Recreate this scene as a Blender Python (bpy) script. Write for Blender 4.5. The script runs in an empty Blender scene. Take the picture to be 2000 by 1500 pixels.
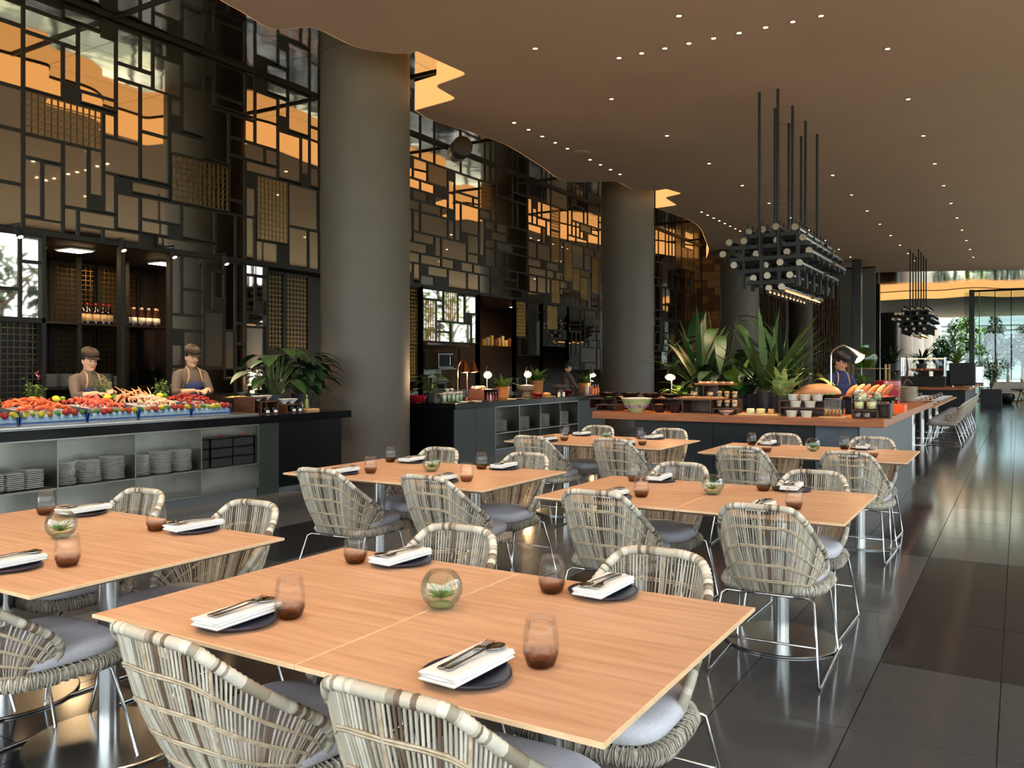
import bpy, bmesh, math, random
import numpy as np
from mathutils import Vector, Matrix, Euler, Quaternion
PI=math.pi
random.seed(7)
scene=bpy.context.scene
# ---------------------------------------------------------------- camera, world, exposure
F_PX=1637.25; YAW=-0.543988; HOR=720.0; EYE=1.438
cam_d=bpy.data.cameras.new('camera'); cam=bpy.data.objects.new('camera',cam_d)
scene.collection.objects.link(cam); scene.camera=cam
cam.location=(0,0,EYE); cam.rotation_euler=(PI/2,0,-YAW)
cam_d.sensor_width=36; cam_d.lens=36*F_PX/2000; cam_d.shift_y=-(750-HOR)/2000
cam_d.clip_start=.05; cam_d.clip_end=400
world=bpy.data.worlds.new('daylight'); scene.world=world; world.use_nodes=True
wb=world.node_tree.nodes['Background']; wb.inputs[0].default_value=(.80,.90,1.0,1); wb.inputs[1].default_value=4.0
sun_d=bpy.data.lights.new('sun','SUN'); sun_d.energy=9.0; sun_d.angle=.03; sun_d.color=(1,.95,.86)
sun=bpy.data.objects.new('sun',sun_d); scene.collection.objects.link(sun); sun.rotation_euler=(0.25,.62,0)
vs=scene.view_settings
vs.view_transform='Standard'; vs.look='None'; vs.gamma=1; vs.use_curve_mapping=False; vs.exposure=0.54
scene.cycles.max_bounces=8; scene.cycles.transparent_max_bounces=16
scene.cycles.sample_clamp_indirect=4; scene.cycles.caustics_reflective=False; scene.cycles.caustics_refractive=False
SPOT_W=170.0
# ---------------------------------------------------------------- helpers
_s,_c=math.sin(YAW),math.cos(YAW)
def _ray(px,py):
    a=(px-1000)/F_PX; return Vector((_c*a+_s,-_s*a+_c,-(py-HOR)/F_PX))
def atz(px,py,z):
    d=_ray(px,py); t=(z-EYE)/d.z; return Vector((d.x*t,d.y*t,z))
def atx(px,py,x):
    d=_ray(px,py); t=x/d.x; return Vector((x,d.y*t,EYE+d.z*t))
def aty(px,py,y):
    d=_ray(px,py); t=y/d.y; return Vector((d.x*t,y,EYE+d.z*t))
COL=scene.collection
def tag(o,label=None,cat=None,group=None,kind=None):
    if label: o['label']=label
    if cat: o['category']=cat
    if group: o['group']=group
    if kind: o['kind']=kind
    return o
def empty(name,loc=(0,0,0),rz=0,label=None,cat=None,group=None,parent=None):
    o=bpy.data.objects.new(name,None); COL.objects.link(o); o.location=loc; o.rotation_euler=(0,0,rz)
    o.empty_display_size=.1
    if parent: o.parent=parent
    return tag(o,label,cat,group)
def link(name,mesh,parent=None,loc=(0,0,0),rot=(0,0,0),scale=(1,1,1)):
    o=bpy.data.objects.new(name,mesh); COL.objects.link(o); o.location=loc; o.rotation_euler=rot; o.scale=scale
    if parent: o.parent=parent
    return o
def copy_tree(o,parent=None):
    c=o.copy(); COL.objects.link(c); c.parent=parent
    for ch in list(o.children): copy_tree(ch,c)
    return c
def spline(pts,n,closed=False):
    P=[Vector(p) for p in pts]; N=len(P); out=[]
    segs=N if closed else N-1
    for i in range(n):
        t=i/(n if closed else n-1)*segs; k=min(int(t),segs-1); u=t-k
        if closed: p0,p1,p2,p3=P[(k-1)%N],P[k%N],P[(k+1)%N],P[(k+2)%N]
        else: p1,p2=P[k],P[k+1]; p0=P[k-1] if k>0 else p1*2-p2; p3=P[k+2] if k+2<N else p2*2-p1
        out.append(.5*((2*p1)+(p2-p0)*u+(2*p0-5*p1+4*p2-p3)*u*u+(3*p1-p0-3*p2+p3)*u*u*u))
    return out
class MB:
    def __init__(s): s.v=[]; s.f=[]; s.m=[]; s.mi=0
    def add(s,vs,fs):
        b=len(s.v); s.v+= [tuple(v) for v in vs]; s.f+=[tuple(b+i for i in f) for f in fs]; s.m+=[s.mi]*len(fs); return s
    def box(s,x0,x1,y0,y1,z0,z1,bev=0,mat=None):
        if bev>0:
            bm=bmesh.new(); bmesh.ops.create_cube(bm,size=1)
            for v in bm.verts: v.co=Vector(((x0+x1)/2+v.co.x*(x1-x0),(y0+y1)/2+v.co.y*(y1-y0),(z0+z1)/2+v.co.z*(z1-z0)))
            bmesh.ops.bevel(bm,geom=bm.edges[:],offset=bev,segments=2,affect='EDGES',profile=.5)
            bm.verts.index_update(); vs=[v.co.copy() for v in bm.verts]; fs=[[v.index for v in f.verts] for f in bm.faces]; bm.free()
        else:
            vs=[Vector(p) for p in [(x0,y0,z0),(x1,y0,z0),(x1,y1,z0),(x0,y1,z0),(x0,y0,z1),(x1,y0,z1),(x1,y1,z1),(x0,y1,z1)]]
            fs=[(0,3,2,1),(4,5,6,7),(0,1,5,4),(1,2,6,5),(2,3,7,6),(3,0,4,7)]
        if mat is not None: vs=[mat@v for v in vs]
        return s.add(vs,fs)
    def ngon(s,poly,z0,z1):
        n=len(poly); vs=[(p[0],p[1],z0) for p in poly]+[(p[0],p[1],z1) for p in poly]
        fs=[tuple(range(n-1,-1,-1)),tuple(range(n,2*n))]+[(i,(i+1)%n,n+(i+1)%n,n+i) for i in range(n)]
        return s.add(vs,fs)
    def tube(s,pts,r,n=6,closed=False,cap=True,flat=1.0,up=None):
        P=[Vector(p) for p in pts]; N=len(P); R=r if hasattr(r,'__len__') else [r]*N
        vs=[];fs=[]; prev=None
        for i in range(N):
            if closed: d=P[(i+1)%N]-P[i-1]
            else: d=P[min(i+1,N-1)]-P[max(i-1,0)]
            if d.length<1e-9: d=Vector((0,0,1))
            d.normalize()
            if prev is None:
                a=Vector(up) if up else (Vector((0,0,1)) if abs(d.z)<.9 else Vector((1,0,0)))
                x=a-d*a.dot(d)
            else: x=prev-d*prev.dot(d)
            if x.length<1e-6: x=d.orthogonal()
            x.normalize(); prev=x; y=d.cross(x)
            for k in range(n):
                a=2*PI*k/n; vs.append(P[i]+x*(math.cos(a)*R[i]*flat)+y*(math.sin(a)*R[i]))
        m=N if closed else N-1
        for i in range(m):
            j=(i+1)%N
            for k in range(n): fs.append((i*n+k,i*n+(k+1)%n,j*n+(k+1)%n,j*n+k))
        if cap and not closed: fs+= [tuple(range(n-1,-1,-1)),tuple((N-1)*n+k for k in range(n))]
        return s.add(vs,fs)
    def cyl(s,x,y,z0,z1,r,n=24,r2=None): return s.tube([(x,y,z0),(x,y,z1)],[r,r if r2 is None else r2],n)
    def lathe(s,prof,n=24,c=(0,0,0),sx=1,sy=1,wob=None):
        vs=[];fs=[]
        for (r,z) in prof:
            for k in range(n):
                a=2*PI*k/n; w=1+(wob(a) if wob else 0); vs.append((c[0]+math.cos(a)*r*sx*w,c[1]+math.sin(a)*r*sy*w,c[2]+z))
        for i in range(len(prof)-1):
            for k in range(n): fs.append((i*n+k,i*n+(k+1)%n,(i+1)*n+(k+1)%n,(i+1)*n+k))
        if prof[0][0]>1e-5: fs.append(tuple(range(n-1,-1,-1)))
        if prof[-1][0]>1e-5: fs.append(tuple((len(prof)-1)*n+k for k in range(n)))
        return s.add(vs,fs)
    def ell(s,c,r,n=12,m=8,mat=None):
        vs=[];fs=[]
        for i in range(m+1):
            t=PI*i/m
            for k in range(n):
                a=2*PI*k/n; v=Vector((math.sin(t)*math.cos(a)*r[0],math.sin(t)*math.sin(a)*r[1],-math.cos(t)*r[2]))
                if mat is not None: v=mat@v
                vs.append(Vector(c)+v)
        for i in range(m):
            for k in range(n): fs.append((i*n+k,i*n+(k+1)%n,(i+1)*n+(k+1)%n,(i+1)*n+k))
        return s.add(vs,fs)
    def loft(s,rings,cap=True):
        n=len(rings[0]); vs=[p for r in rings for p in r]; fs=[]
        for i in range(len(rings)-1):
            for k in range(n): fs.append((i*n+k,i*n+(k+1)%n,(i+1)*n+(k+1)%n,(i+1)*n+k))
        if cap: fs+=[tuple(range(n-1,-1,-1)),tuple((len(rings)-1)*n+k for k in range(n))]
        return s.add(vs,fs)
    def grid(s,rows):
        n=len(rows[0]); vs=[p for r in rows for p in r]; fs=[]
        for i in range(len(rows)-1):
            for k in range(n-1): fs.append((i*n+k,i*n+k+1,(i+1)*n+k+1,(i+1)*n+k))
        return s.add(vs,fs)
    def leaf(s,base,dirv,L,W,droop=.3,n=5,fold=.15,side=None,wave=0):
        """curved blade with a mid rib, from base along dirv, drooping; two-sided thin solid"""
        d=Vector(dirv).normalized(); b=Vector(base)
        sd=d.cross(Vector((0,0,1))); 
        if sd.length<1e-3: sd=Vector((1,0,0))
        sd.normalize()
        if side: sd=(sd*math.cos(side)+d.cross(sd)*math.sin(side)).normalized()
        vs=[];fs=[]; p=b.copy(); step=L/n; dd=d.copy()
        for i in range(n+1):
            t=i/n; w=W*(math.sin(PI*min(1,.12+.88*t)**.8)**.8 if t<1 else 0)*.5
            nn=sd.cross(dd).normalized()
            wv=math.sin(t*9)*wave
            vs+= [p-sd*w+nn*(w*fold+wv),p-nn*0.001,p+sd*w+nn*(w*fold-wv)]
            dd=(dd+Vector((0,0,-droop*2.2/n))).normalized(); p=p+dd*step
        for i in range(n):
            a=i*3; fs+=[(a,a+1,a+4,a+3),(a+1,a+2,a+5,a+4)]
        return s.add(vs,fs)
    def mesh(s,name,mats,smooth=True):
        me=bpy.data.meshes.new(name); me.from_pydata(s.v,[],s.f)
        if not isinstance(mats,(list,tuple)): mats=[mats]
        for m in mats: me.materials.append(m)
        if len(mats)>1: me.polygons.foreach_set('material_index',s.m)
        if smooth: me.polygons.foreach_set('use_smooth',[True]*len(me.polygons))
        me.update(); return me
    def build(s,name,mat,parent=None,loc=(0,0,0),rot=(0,0,0),smooth=False,auto=None):
        me=s.mesh(name,mat,smooth or auto is not None)
        if auto is not None: autosmooth(me,auto)
        return link(name,me,parent,loc,rot)
def autosmooth(me,ang=.6):
    bm=bmesh.new(); bm.from_mesh(me)
    bmesh.ops.recalc_face_normals(bm,faces=bm.faces[:])
    for e in bm.edges:
        if len(e.link_faces)==2 and e.calc_face_angle(0)>ang: e.smooth=False
    for f in bm.faces: f.smooth=True
    bm.to_mesh(me); bm.free()
def bake(obj_mesh,mods,name):
    """evaluate a modifier stack on a mesh and return the new mesh"""
    o=bpy.data.objects.new('tmp_eval',obj_mesh); COL.objects.link(o)
    for typ,kw in mods:
        m=o.modifiers.new(typ,typ)
        for k,v in kw.items(): setattr(m,k,v)
    dg=bpy.context.evaluated_depsgraph_get(); dg.update()
    me=bpy.data.meshes.new_from_object(o.evaluated_get(dg)); me.name=name
    bpy.data.objects.remove(o); return me
# ---------------------------------------------------------------- materials
def lin(c):
    f=lambda u:(u/12.92 if u<=.04045 else ((u+.055)/1.055)**2.4)
    return tuple(f(x/255) for x in c)
MATS={}
def mat(name,rgb=(128,128,128),rough=.5,metal=0,spec=.5,var=0,scale=8,stretch=(1,1,1),bump=0,bscale=60,emit=None,estr=0,coat=0,rgb2=None,detail=4,sss=0,trans=0,alpha=1):
    if name in MATS: return MATS[name]
    m=bpy.data.materials.new(name); m.use_nodes=True; nt=m.node_tree; b=nt.nodes['Principled BSDF']
    col=lin(rgb)+(1,); b.inputs['Base Color'].default_value=col; b.inputs['Roughness'].default_value=rough; b.inputs['Metallic'].default_value=metal
    b.inputs['Specular IOR Level'].default_value=spec; b.inputs['Coat Weight'].default_value=coat
    if sss: b.inputs['Subsurface Weight'].default_value=sss; b.inputs['Subsurface Radius'].default_value=(.01,.004,.002)
    if trans: b.inputs['Transmission Weight'].default_value=trans
    if alpha<1: b.inputs['Alpha'].default_value=alpha
    if var or rgb2 or bump:
        tc=nt.nodes.new('ShaderNodeTexCoord'); mp=nt.nodes.new('ShaderNodeMapping'); mp.inputs['Scale'].default_value=stretch
        nt.links.new(tc.outputs['Object'],mp.inputs[0])
    if var or rgb2:
        nz=nt.nodes.new('ShaderNodeTexNoise'); nz.inputs['Scale'].default_value=scale; nz.inputs['Detail'].default_value=detail
        nt.links.new(mp.outputs[0],nz.inputs['Vector'])
        rp=nt.nodes.new('ShaderNodeValToRGB'); rp.color_ramp.elements[0].position=.32; rp.color_ramp.elements[1].position=.68
        c2=lin(rgb2) if rgb2 else tuple(min(1,x*(1+var)) for x in col[:3]); c1=col[:3] if rgb2 else tuple(x*(1-var) for x in col[:3])
        rp.color_ramp.elements[0].color=c1+(1,); rp.color_ramp.elements[1].color=c2+(1,)
        nt.links.new(nz.outputs['Fac'],rp.inputs[0]); nt.links.new(rp.outputs[0],b.inputs['Base Color'])
    if bump:
        n2=nt.nodes.new('ShaderNodeTexNoise'); n2.inputs['Scale'].default_value=bscale; nt.links.new(mp.outputs[0],n2.inputs['Vector'])
        bp=nt.nodes.new('ShaderNodeBump'); bp.inputs['Strength'].default_value=bump; bp.inputs['Distance'].default_value=.01
        nt.links.new(n2.outputs['Fac'],bp.inputs['Height']); nt.links.new(bp.outputs[0],b.inputs['Normal'])
    if emit: b.inputs['Emission Color'].default_value=lin(emit)+(1,); b.inputs['Emission Strength'].default_value=estr
    MATS[name]=m; return m
def glassmat(name,tint=(255,255,255),gloss=.12,rough=.02,zgrad=None):
    """thin glass: transparent, tinted, with a fresnel reflection; zgrad=(z0,z1,bottom colour) dyes the glass towards its foot"""
    if name in MATS: return MATS[name]
    m=bpy.data.materials.new(name); m.use_nodes=True; nt=m.node_tree; nt.nodes.clear()
    out=nt.nodes.new('ShaderNodeOutputMaterial'); mx=nt.nodes.new('ShaderNodeMixShader'); tr=nt.nodes.new('ShaderNodeBsdfTransparent'); gl=nt.nodes.new('ShaderNodeBsdfGlossy')
    gl.inputs['Roughness'].default_value=rough; lw=nt.nodes.new('ShaderNodeLayerWeight'); lw.inputs[0].default_value=.25
    mr=nt.nodes.new('ShaderNodeMapRange'); mr.inputs['To Min'].default_value=gloss*.5; mr.inputs['To Max'].default_value=min(1,gloss*5)
    nt.links.new(lw.outputs['Fresnel'],mr.inputs['Value']); nt.links.new(mr.outputs[0],mx.inputs[0])
    tr.inputs[0].default_value=lin(tint)+(1,)
    if zgrad:
        tc=nt.nodes.new('ShaderNodeTexCoord'); sp=nt.nodes.new('ShaderNodeSeparateXYZ'); rp=nt.nodes.new('ShaderNodeValToRGB'); r2=nt.nodes.new('ShaderNodeMapRange')
        r2.inputs['From Min'].default_value=zgrad[0]; r2.inputs['From Max'].default_value=zgrad[1]
        nt.links.new(tc.outputs['Object'],sp.inputs[0]); nt.links.new(sp.outputs['Z'],r2.inputs['Value']); nt.links.new(r2.outputs[0],rp.inputs[0])
        e=rp.color_ramp.elements; e[0].color=lin(zgrad[2])+(1,); e[1].color=lin(tint)+(1,); e[1].position=.75; n2=rp.color_ramp.elements.new(.55); n2.color=tuple(x*.45+y*.55 for x,y in zip(lin(tint),lin(zgrad[2])))+(1,)
        nt.links.new(rp.outputs[0],tr.inputs[0])
    nt.links.new(tr.outputs[0],mx.inputs[1]); nt.links.new(gl.outputs[0],mx.inputs[2]); nt.links.new(mx.outputs[0],out.inputs[0])
    MATS[name]=m; return m
def emat(name,rgb,strength):
    if name in MATS: return MATS[name]
    m=bpy.data.materials.new(name); m.use_nodes=True; nt=m.node_tree; nt.nodes.clear()
    o=nt.nodes.new('ShaderNodeOutputMaterial'); e=nt.nodes.new('ShaderNodeEmission'); e.inputs[0].default_value=lin(rgb)+(1,); e.inputs[1].default_value=strength
    nt.links.new(e.outputs[0],o.inputs[0]); MATS[name]=m; return m
def woodmat(name,a,b,rough=.42,along='x',sc=1.0):
    if name in MATS: return MATS[name]
    st={'x':(1.2*sc,16*sc,16*sc),'y':(16*sc,1.2*sc,16*sc),'z':(16*sc,16*sc,1.2*sc)}[along]
    m=mat(name,a,rough,0,.4,rgb2=b,scale=2.2,stretch=st,detail=8,bump=.08,bscale=9)
    return m
M=dict(
 chrome=mat('brushed steel',(196,196,194),.22,1),
 steel=mat('stainless steel',(158,157,150),.30,1,bump=.04,bscale=4,stretch=(1,1,40)),
 darkmetal=mat('dark bronze metal',(36,34,28),.5,0,.25),
 black=mat('black lacquer',(10,10,11),.3,0,.22),
 matteblack=mat('matte black',(20,20,21),.6),
 mirror=mat('tinted mirror',(212,202,188),.025,1),
 satin=mat('satin bronze panel',(104,98,88),.32,.85),
 mirrorceil=mat('rippled mirror ceiling',(214,216,218),.06,1,bump=.5,bscale=1.3),
 brassgrid=mat('brass mesh',(128,104,58),.35,.9),
 col=mat('column plaster',(96,88,78),.55,var=.05,scale=3),
 ceil=mat('ceiling plaster',(200,165,147),.7,var=.04,scale=.6),
 cove=emat('backlit amber cove',(255,184,108),.85),
 granite=mat('black granite',(16,17,21),.14,0,.3,var=.4,scale=200),
 greenstone=mat('green grey stone',(48,55,52),.3,0,.3,var=.2,scale=120),
 greygranite=mat('grey granite plinth',(96,98,98),.4,var=.3,scale=150),
 darkslate=mat('dark slate panel',(23,25,26),.34,0,.22,var=.12,scale=14),
 slate=mat('blue grey slate',(78,88,96),.35,var=.12,scale=10),
 oak=woodmat('oak table',(220,176,142),(196,148,114)),
 oakedge=mat('oak edge',(226,192,152),.5,var=.08,scale=20),
 teak=woodmat('teak counter',(182,106,54),(146,80,38),.4),
 walnut=woodmat('walnut box',(84,52,34),(58,34,22),.45),
 wicker=mat('rattan strand',(146,134,118),.55,rgb2=(214,206,190),scale=10,stretch=(9,9,1.2),detail=3),
 wickerrim=mat('rattan binding',(164,152,136),.55,rgb2=(214,206,190),scale=9,stretch=(3,3,3),detail=2),
 wickerband=mat('rattan band',(170,148,120),.6,rgb2=(204,188,162),scale=40),
 cushion=mat('grey seat fabric',(204,202,208),.9,0,.2,var=.07,scale=120,bump=.15,bscale=400),
 chromewire=mat('polished wire',(205,205,205),.12,1),
 plate_navy=mat('navy glazed stoneware',(50,52,70),.3,rgb2=(34,34,44),scale=6),
 napkin=mat('white linen',(238,234,230),.9,0,.2,bump=.1,bscale=300),
 cutlery=mat('polished cutlery',(206,196,186),.12,1),
 porcelain=mat('white porcelain',(226,224,216),.2,0,.5),
 cream=mat('cream stoneware',(214,204,186),.35),
 tumbler=glassmat('smoked tumbler glass',(255,254,253),.05,.02,(.0,.06,(196,176,158))),
 clear=glassmat('clear glass',(250,253,251),.09),
 acrylic=glassmat('clear acrylic',(222,236,246),.12),
 window=glassmat('window glass',(250,250,248),.06),
 blueedge=mat('blue acrylic edge',(36,84,160),.2),
 ice=mat('crushed ice',(214,226,236),.25,0,.6,bump=.8,bscale=60,var=.05,scale=60),
 green=mat('leaf green',(44,80,32),.45,rgb2=(24,52,20),scale=5),
 lightgreen=mat('light leaf green',(116,152,58),.45,rgb2=(70,112,40),scale=6),
 darkgreen=mat('deep leaf green',(34,66,34),.4,rgb2=(20,44,24),scale=5),
 variegated=mat('variegated leaf',(98,132,60),.45,rgb2=(196,200,128),scale=14,stretch=(1,1,3)),
 stem=mat('plant stem',(84,98,52),.6), bark=mat('tree bark',(96,78,60),.8,var=.3,scale=10,stretch=(4,4,1)),
 soil=mat('potting soil',(48,36,28),.95,var=.3,scale=60),
 pot=mat('charcoal pot',(40,42,46),.5), terracotta=mat('orange paper pot',(196,128,72),.75,var=.15,scale=12),
 red=mat('red enamel',(150,18,34),.18,coat=.5), brown=mat('brown cloth',(60,44,35),.85,bump=.1,bscale=300),
 shirt=mat('grey brown chef shirt',(102,90,82),.85,0,.2,var=.05,scale=30,bump=.1,bscale=250),
 denim=mat('navy denim',(52,62,98),.85,0,.2,var=.1,scale=200), strap=mat('tan strap',(196,152,106),.8),
 skin=mat('skin',(226,172,138),.5,0,.3,sss=.1), hair=mat('black hair',(22,18,16),.5), lip=mat('lips',(178,100,86),.5),
 eye=mat('dark eye',(26,20,18),.3), trousers=mat('dark trousers',(36,34,36),.9), skinshade=mat('eyebrow',(52,38,30),.8),
 lamp=emat('lamp glow',(255,214,160),30), downlight=emat('downlight glow',(255,205,150),24), warmstrip=emat('warm light strip',(255,196,130),2),
 copper=mat('copper shade',(196,120,84),.2,1), paperwhite=mat('white card',(232,230,224),.8),
)
# ================================================================ STRUCTURE
XW=-10.15; ZT=6.04; ZB=3.08; ZS=5.56          # mirror wall plane, its top, bottom of the lattice, dropped slab underside
XR=4.2; YB=-5.0; YE=124.0
def struct(o): o['kind']='structure'; return o
# ---- floor: dark granite slabs
TONES=[(40,41,45),(50,46,46),(68,70,73),(30,30,34),(80,83,86),(57,54,53)]
TM=[mat('granite slab tone %d'%i,t,.115,0,.42,var=.16,scale=220) for i,t in enumerate(TONES)]
fb=MB(); fb.box(-13,XR+.3,YB,76,-.12,-.012); floor=struct(fb.build('floor',mat('floor grout',(96,92,88),.6)))
TW,TL=.515,.893; tile_me=[]
for m in TM:
    b=MB(); b.box(-TW/2+.0025,TW/2-.0025,-TL/2+.0025,TL/2-.0025,-.012,0); tile_me.append(b.mesh('floor_slab',m,False))
rt=random.Random(3); cells=[]
def tone(ix,iy):
    h=math.sin((ix//2)*12.9898+(iy//3)*78.233+((ix//2+iy//3)%5)*3.1)*43758.5453; h-=math.floor(h)
    return int(h*len(TM))
for ix in range(-18,9):
    for iy in range(-6,70):
        x=-.07-TW/2+ix*TW+0; y=4.45+TL/2+iy*TL
        if x<-9.9 or x>XR: continue
        fw=_s*x+_c*y; r=_c*x-_s*y
        if fw<.6: vis=False
        else:
            px=1000+F_PX*r/fw; py=HOR+F_PX*EYE/fw; vis=(-150<px<2100) and py<1650
        cells.append((not vis,fw,x,y,tone(ix,iy)))
cells.sort(key=lambda c:(c[0],c[1]))
for c in cells[:300]: link('floor_slab',tile_me[c[4]],floor,(c[2],c[3],0))
far=MB()
for c in cells[300:]:
    far.mi=c[4]; far.box(c[2]-TW/2+.0025,c[2]+TW/2-.0025,c[3]-TL/2+.0025,c[3]+TL/2-.0025,-.012,0)
far.mi=2; far.box(-13,XR,4.45+70*TL,76,-.012,0)
tag(far.build('far_floor_slabs',TM,floor),kind='stuff')
# ---- dropped ceiling slab with its wavy lit edge
EDGE=[(-7.55,-5),(-7.9,-3.4),(-7.4,-1.5),(-7.9,.6),(-7.35,2.4),(-7.85,4.3),(-7.45,5.6),(-7.64,6.33),(-7.68,6.65),(-7.76,7.11),(-7.69,7.25),(-7.36,7.39),(-7.28,7.55),(-7.28,8.02),(-7.2,8.32),(-6.95,8.62),(-6.69,8.68)]
def rounded(pts,c=.12):
    out=[]
    for i,p in enumerate(pts):
        p=Vector((p[0],p[1],0))
        if i in (0,len(pts)-1): out.append(p); continue
        a=Vector((pts[i-1][0],pts[i-1][1],0))-p; b=Vector((pts[i+1][0],pts[i+1][1],0))-p
        ca=min(c,a.length*.45); cb=min(c,b.length*.45); a.normalize(); b.normalize()
        for t in (0,.25,.5,.75,1): out.append((p+a*ca)*(1-t)**2+p*(2*t*(1-t))+(p+b*cb)*t*t)
    return out
TIPS=[(-6.69,8.68),(-6.60,9.72),(-7.29,9.88),(-7.35,10.53),(-8.25,10.66)]
E2=[(-8.25,10.66),(-8.33,11.16),(-8.22,11.88),(-8.09,12.87),(-8.13,13.6),(-8.32,14.88),(-8.54,16.38),(-7.93,16.81),(-7.6,17.07),(-7.59,18.0),(-7.23,18.23),(-6.92,18.29)]
TIPS2=[(-6.92,18.29),(-6.78,18.96),(-7.3,19.2),(-7.38,20.26),(-7.99,20.36)]
E3=[(-7.99,20.36),(-7.88,21.52),(-7.83,22.37),(-7.91,23.38),(-8.14,24.5),(-8.6,26.2),(-9.2,28.4),(-10.0,30.6)]
edge=spline(EDGE,110)+rounded(TIPS)[1:]+spline(E2,70)[1:]+rounded(TIPS2)[1:]+spline(E3,50)[1:]
edge=[(p.x,p.y) for p in edge]
E4=[(-10.0,39.6),(-7.2,39.2),(-4.6,39.0),(-2.0,40.1),(.4,40.6),(XR+.3,40.4)]
poly=edge+[(p.x,p.y) for p in spline(E4,30)]+[(XR+.3,YB)]
def flat_ngon(name,poly,z0,z1,m):
    bm=bmesh.new(); vs=[bm.verts.new((x,y,z0)) for x,y in poly]; f=bm.faces.new(vs); f.normal_update()
    r=bmesh.ops.extrude_face_region(bm,geom=[f])
    for v in r['geom']:
        if isinstance(v,bmesh.types.BMVert): v.co.z=z1
    bmesh.ops.recalc_face_normals(bm,faces=bm.faces[:]); bmesh.ops.triangulate(bm,faces=bm.faces[:])
    me=bpy.data.meshes.new(name); bm.to_mesh(me); bm.free(); me.materials.append(m); return link(name,me)
ceiling=struct(flat_ngon('ceiling',poly,ZS,ZT+.3,M['ceil']))
ceiling2_poly=[(p.x,p.y) for p in spline([(-13,56.5),(-9,55.6),(-5.5,54.6),(-4.0,55.2),(-2.2,54.4),(-.2,56.2),(XR+.3,55.4)],40)]+[(XR+.3,76),(-13,76)]
ceiling2=struct(flat_ngon('ceiling_far',ceiling2_poly,ZS,ZT+.3,M['ceil']))
def fascia(name,pts,parent,off,flip=1):
    b=MB(); n=len(pts); rows=[[],[]]
    for i,(x,y) in enumerate(pts):
        a=Vector(pts[max(i-1,0)]); c=Vector(pts[min(i+1,n-1)]); d=(c-a).normalized(); nx,ny=-d.y*flip*off,d.x*flip*off
        rows[0].append((x+nx,y+ny,ZS+.004)); rows[1].append((x+nx,y+ny,ZT-.012))
    b.grid(rows); o=b.build(name,M['cove'],parent); tag(o,'backlit amber cove panel along the wavy ceiling edge'); return o
fascia('cove_light',edge,ceiling,.012,1)
fascia('cove_light',ceiling2_poly[:40],ceiling2,.03,-1)
ebar=MB()
for pts,off in ((edge,.016),(ceiling2_poly[:40],-.035)):
    n=len(pts); L=[]
    for i,(x,y) in enumerate(pts):
        a=Vector(pts[max(i-1,0)]); c=Vector(pts[min(i+1,n-1)]); d=(c-a).normalized(); L.append((x-d.y*off,y+d.x*off,ZT-.012))
    ebar.tube(L,.014,4)
ebar.build('cove_joint_bar',M['matteblack'],ceiling)  # dark joint between cove panel and mirror ceiling
# ---- mirror ceiling panels over the counters and at the far gap
mc=MB(); mc.box(-13,XR+.3,YB,60,ZT+.31,ZT+.4); mirror_ceiling=struct(mc.build('ceiling_upper',M['matteblack']))
pm=MB(); pm.box(-.596,.596,-.896,.896,0,.012); pme=pm.mesh('mirror_panel',M['mirrorceil'],False)
for iy in range(-2,21):
    for ix in range(4): link('mirror_panel',pme,mirror_ceiling,(XW+.6+ix*1.2-.0,iy*1.8+.9,ZT))
pm=MB(); pm.box(-1.746,1.746,-2.196,2.196,0,.012); pme2=pm.mesh('mirror_panel',M['mirrorceil'],False)
for iy in range(5):
    for ix in range(5): link('mirror_panel',pme2,mirror_ceiling,(-12+ix*3.5,39.2+iy*4.4,ZT))
jb=MB()
for y in (6.7,10.5,14.2,17.9,21.6,25.3,29): jb.box(XW,-6.2,y-.02,y+.02,ZT-.03,ZT)
jb.build('ceiling_bar',M['matteblack'],mirror_ceiling)
# ---- round columns
cb=MB(); cb.lathe([(.66,0),(.66,ZT+.05)],56); cme=cb.mesh('round_column',M['col'],True)
autosmooth(cme,.8)
names={0:'tall round plastered column between the seafood and hot food counters',1:'tall round plastered column at the far end of the hot food counter',2:'tall round column standing behind the island plants',3:'round grey column between the two bark clad screens'}
for k in list(range(0,11)):
    o=link('round_column',cme,None,(-8.37,9.6+9.8*k,0))
    tag(o,names.get(k,'distant round column in the colonnade behind the bar'),'column','colonnade of round columns')
# ---- right and back facade: glazing with mullions (daylight)
def facade(name,horizontal,pos,a0,a1,step):
    b=MB(); g=None
    def bx_(a,c,z0,z1,t=.05):
        if horizontal: b.box(a,c,pos-t,pos+t,z0,z1)
        else: b.box(pos-t,pos+t,a,c,z0,z1)
    bx_(a0,a1,0,.12,.08); bx_(a0,a1,ZS-.3,ZT+.3,.1)
    o=struct(b.build(name,M['darkmetal']))
    n=int(round((a1-a0)/step)); st=(a1-a0)/n
    for i in range(n+1):
        p=MB(); q=a0+i*st
        if horizontal: p.box(q-.04,q+.04,pos-.07,pos+.07,.12,ZS-.3)
        else: p.box(pos-.07,pos+.07,q-.04,q+.04,.12,ZS-.3)
        p.build('mullion',M['darkmetal'],o)
    for i in range(n):
        for z0,z1 in ((.14,2.7),(2.74,ZS-.32)):
            p=MB(); q=a0+i*st
            if horizontal: p.box(q+.045,q+st-.045,pos-.006,pos+.006,z0,z1)
            else: p.box(pos-.006,pos+.006,q+.045,q+st-.045,z0,z1)
            p.build('window_pane',M['window'],o)
    return o
facade('wall_right',False,XR,YB,41,2.42)
b=MB(); b.box(XR-.1,XR+.1,41.1,76,0,ZT+.3); struct(b.build('wall_blocker_far',mat('dark teal light blocker',(44,52,56),.5,var=.2,scale=1)))  # unseen wall added to keep sky glare out of the mirror bays
facade('wall_back',True,YB,-13,XR,2.45)
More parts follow.
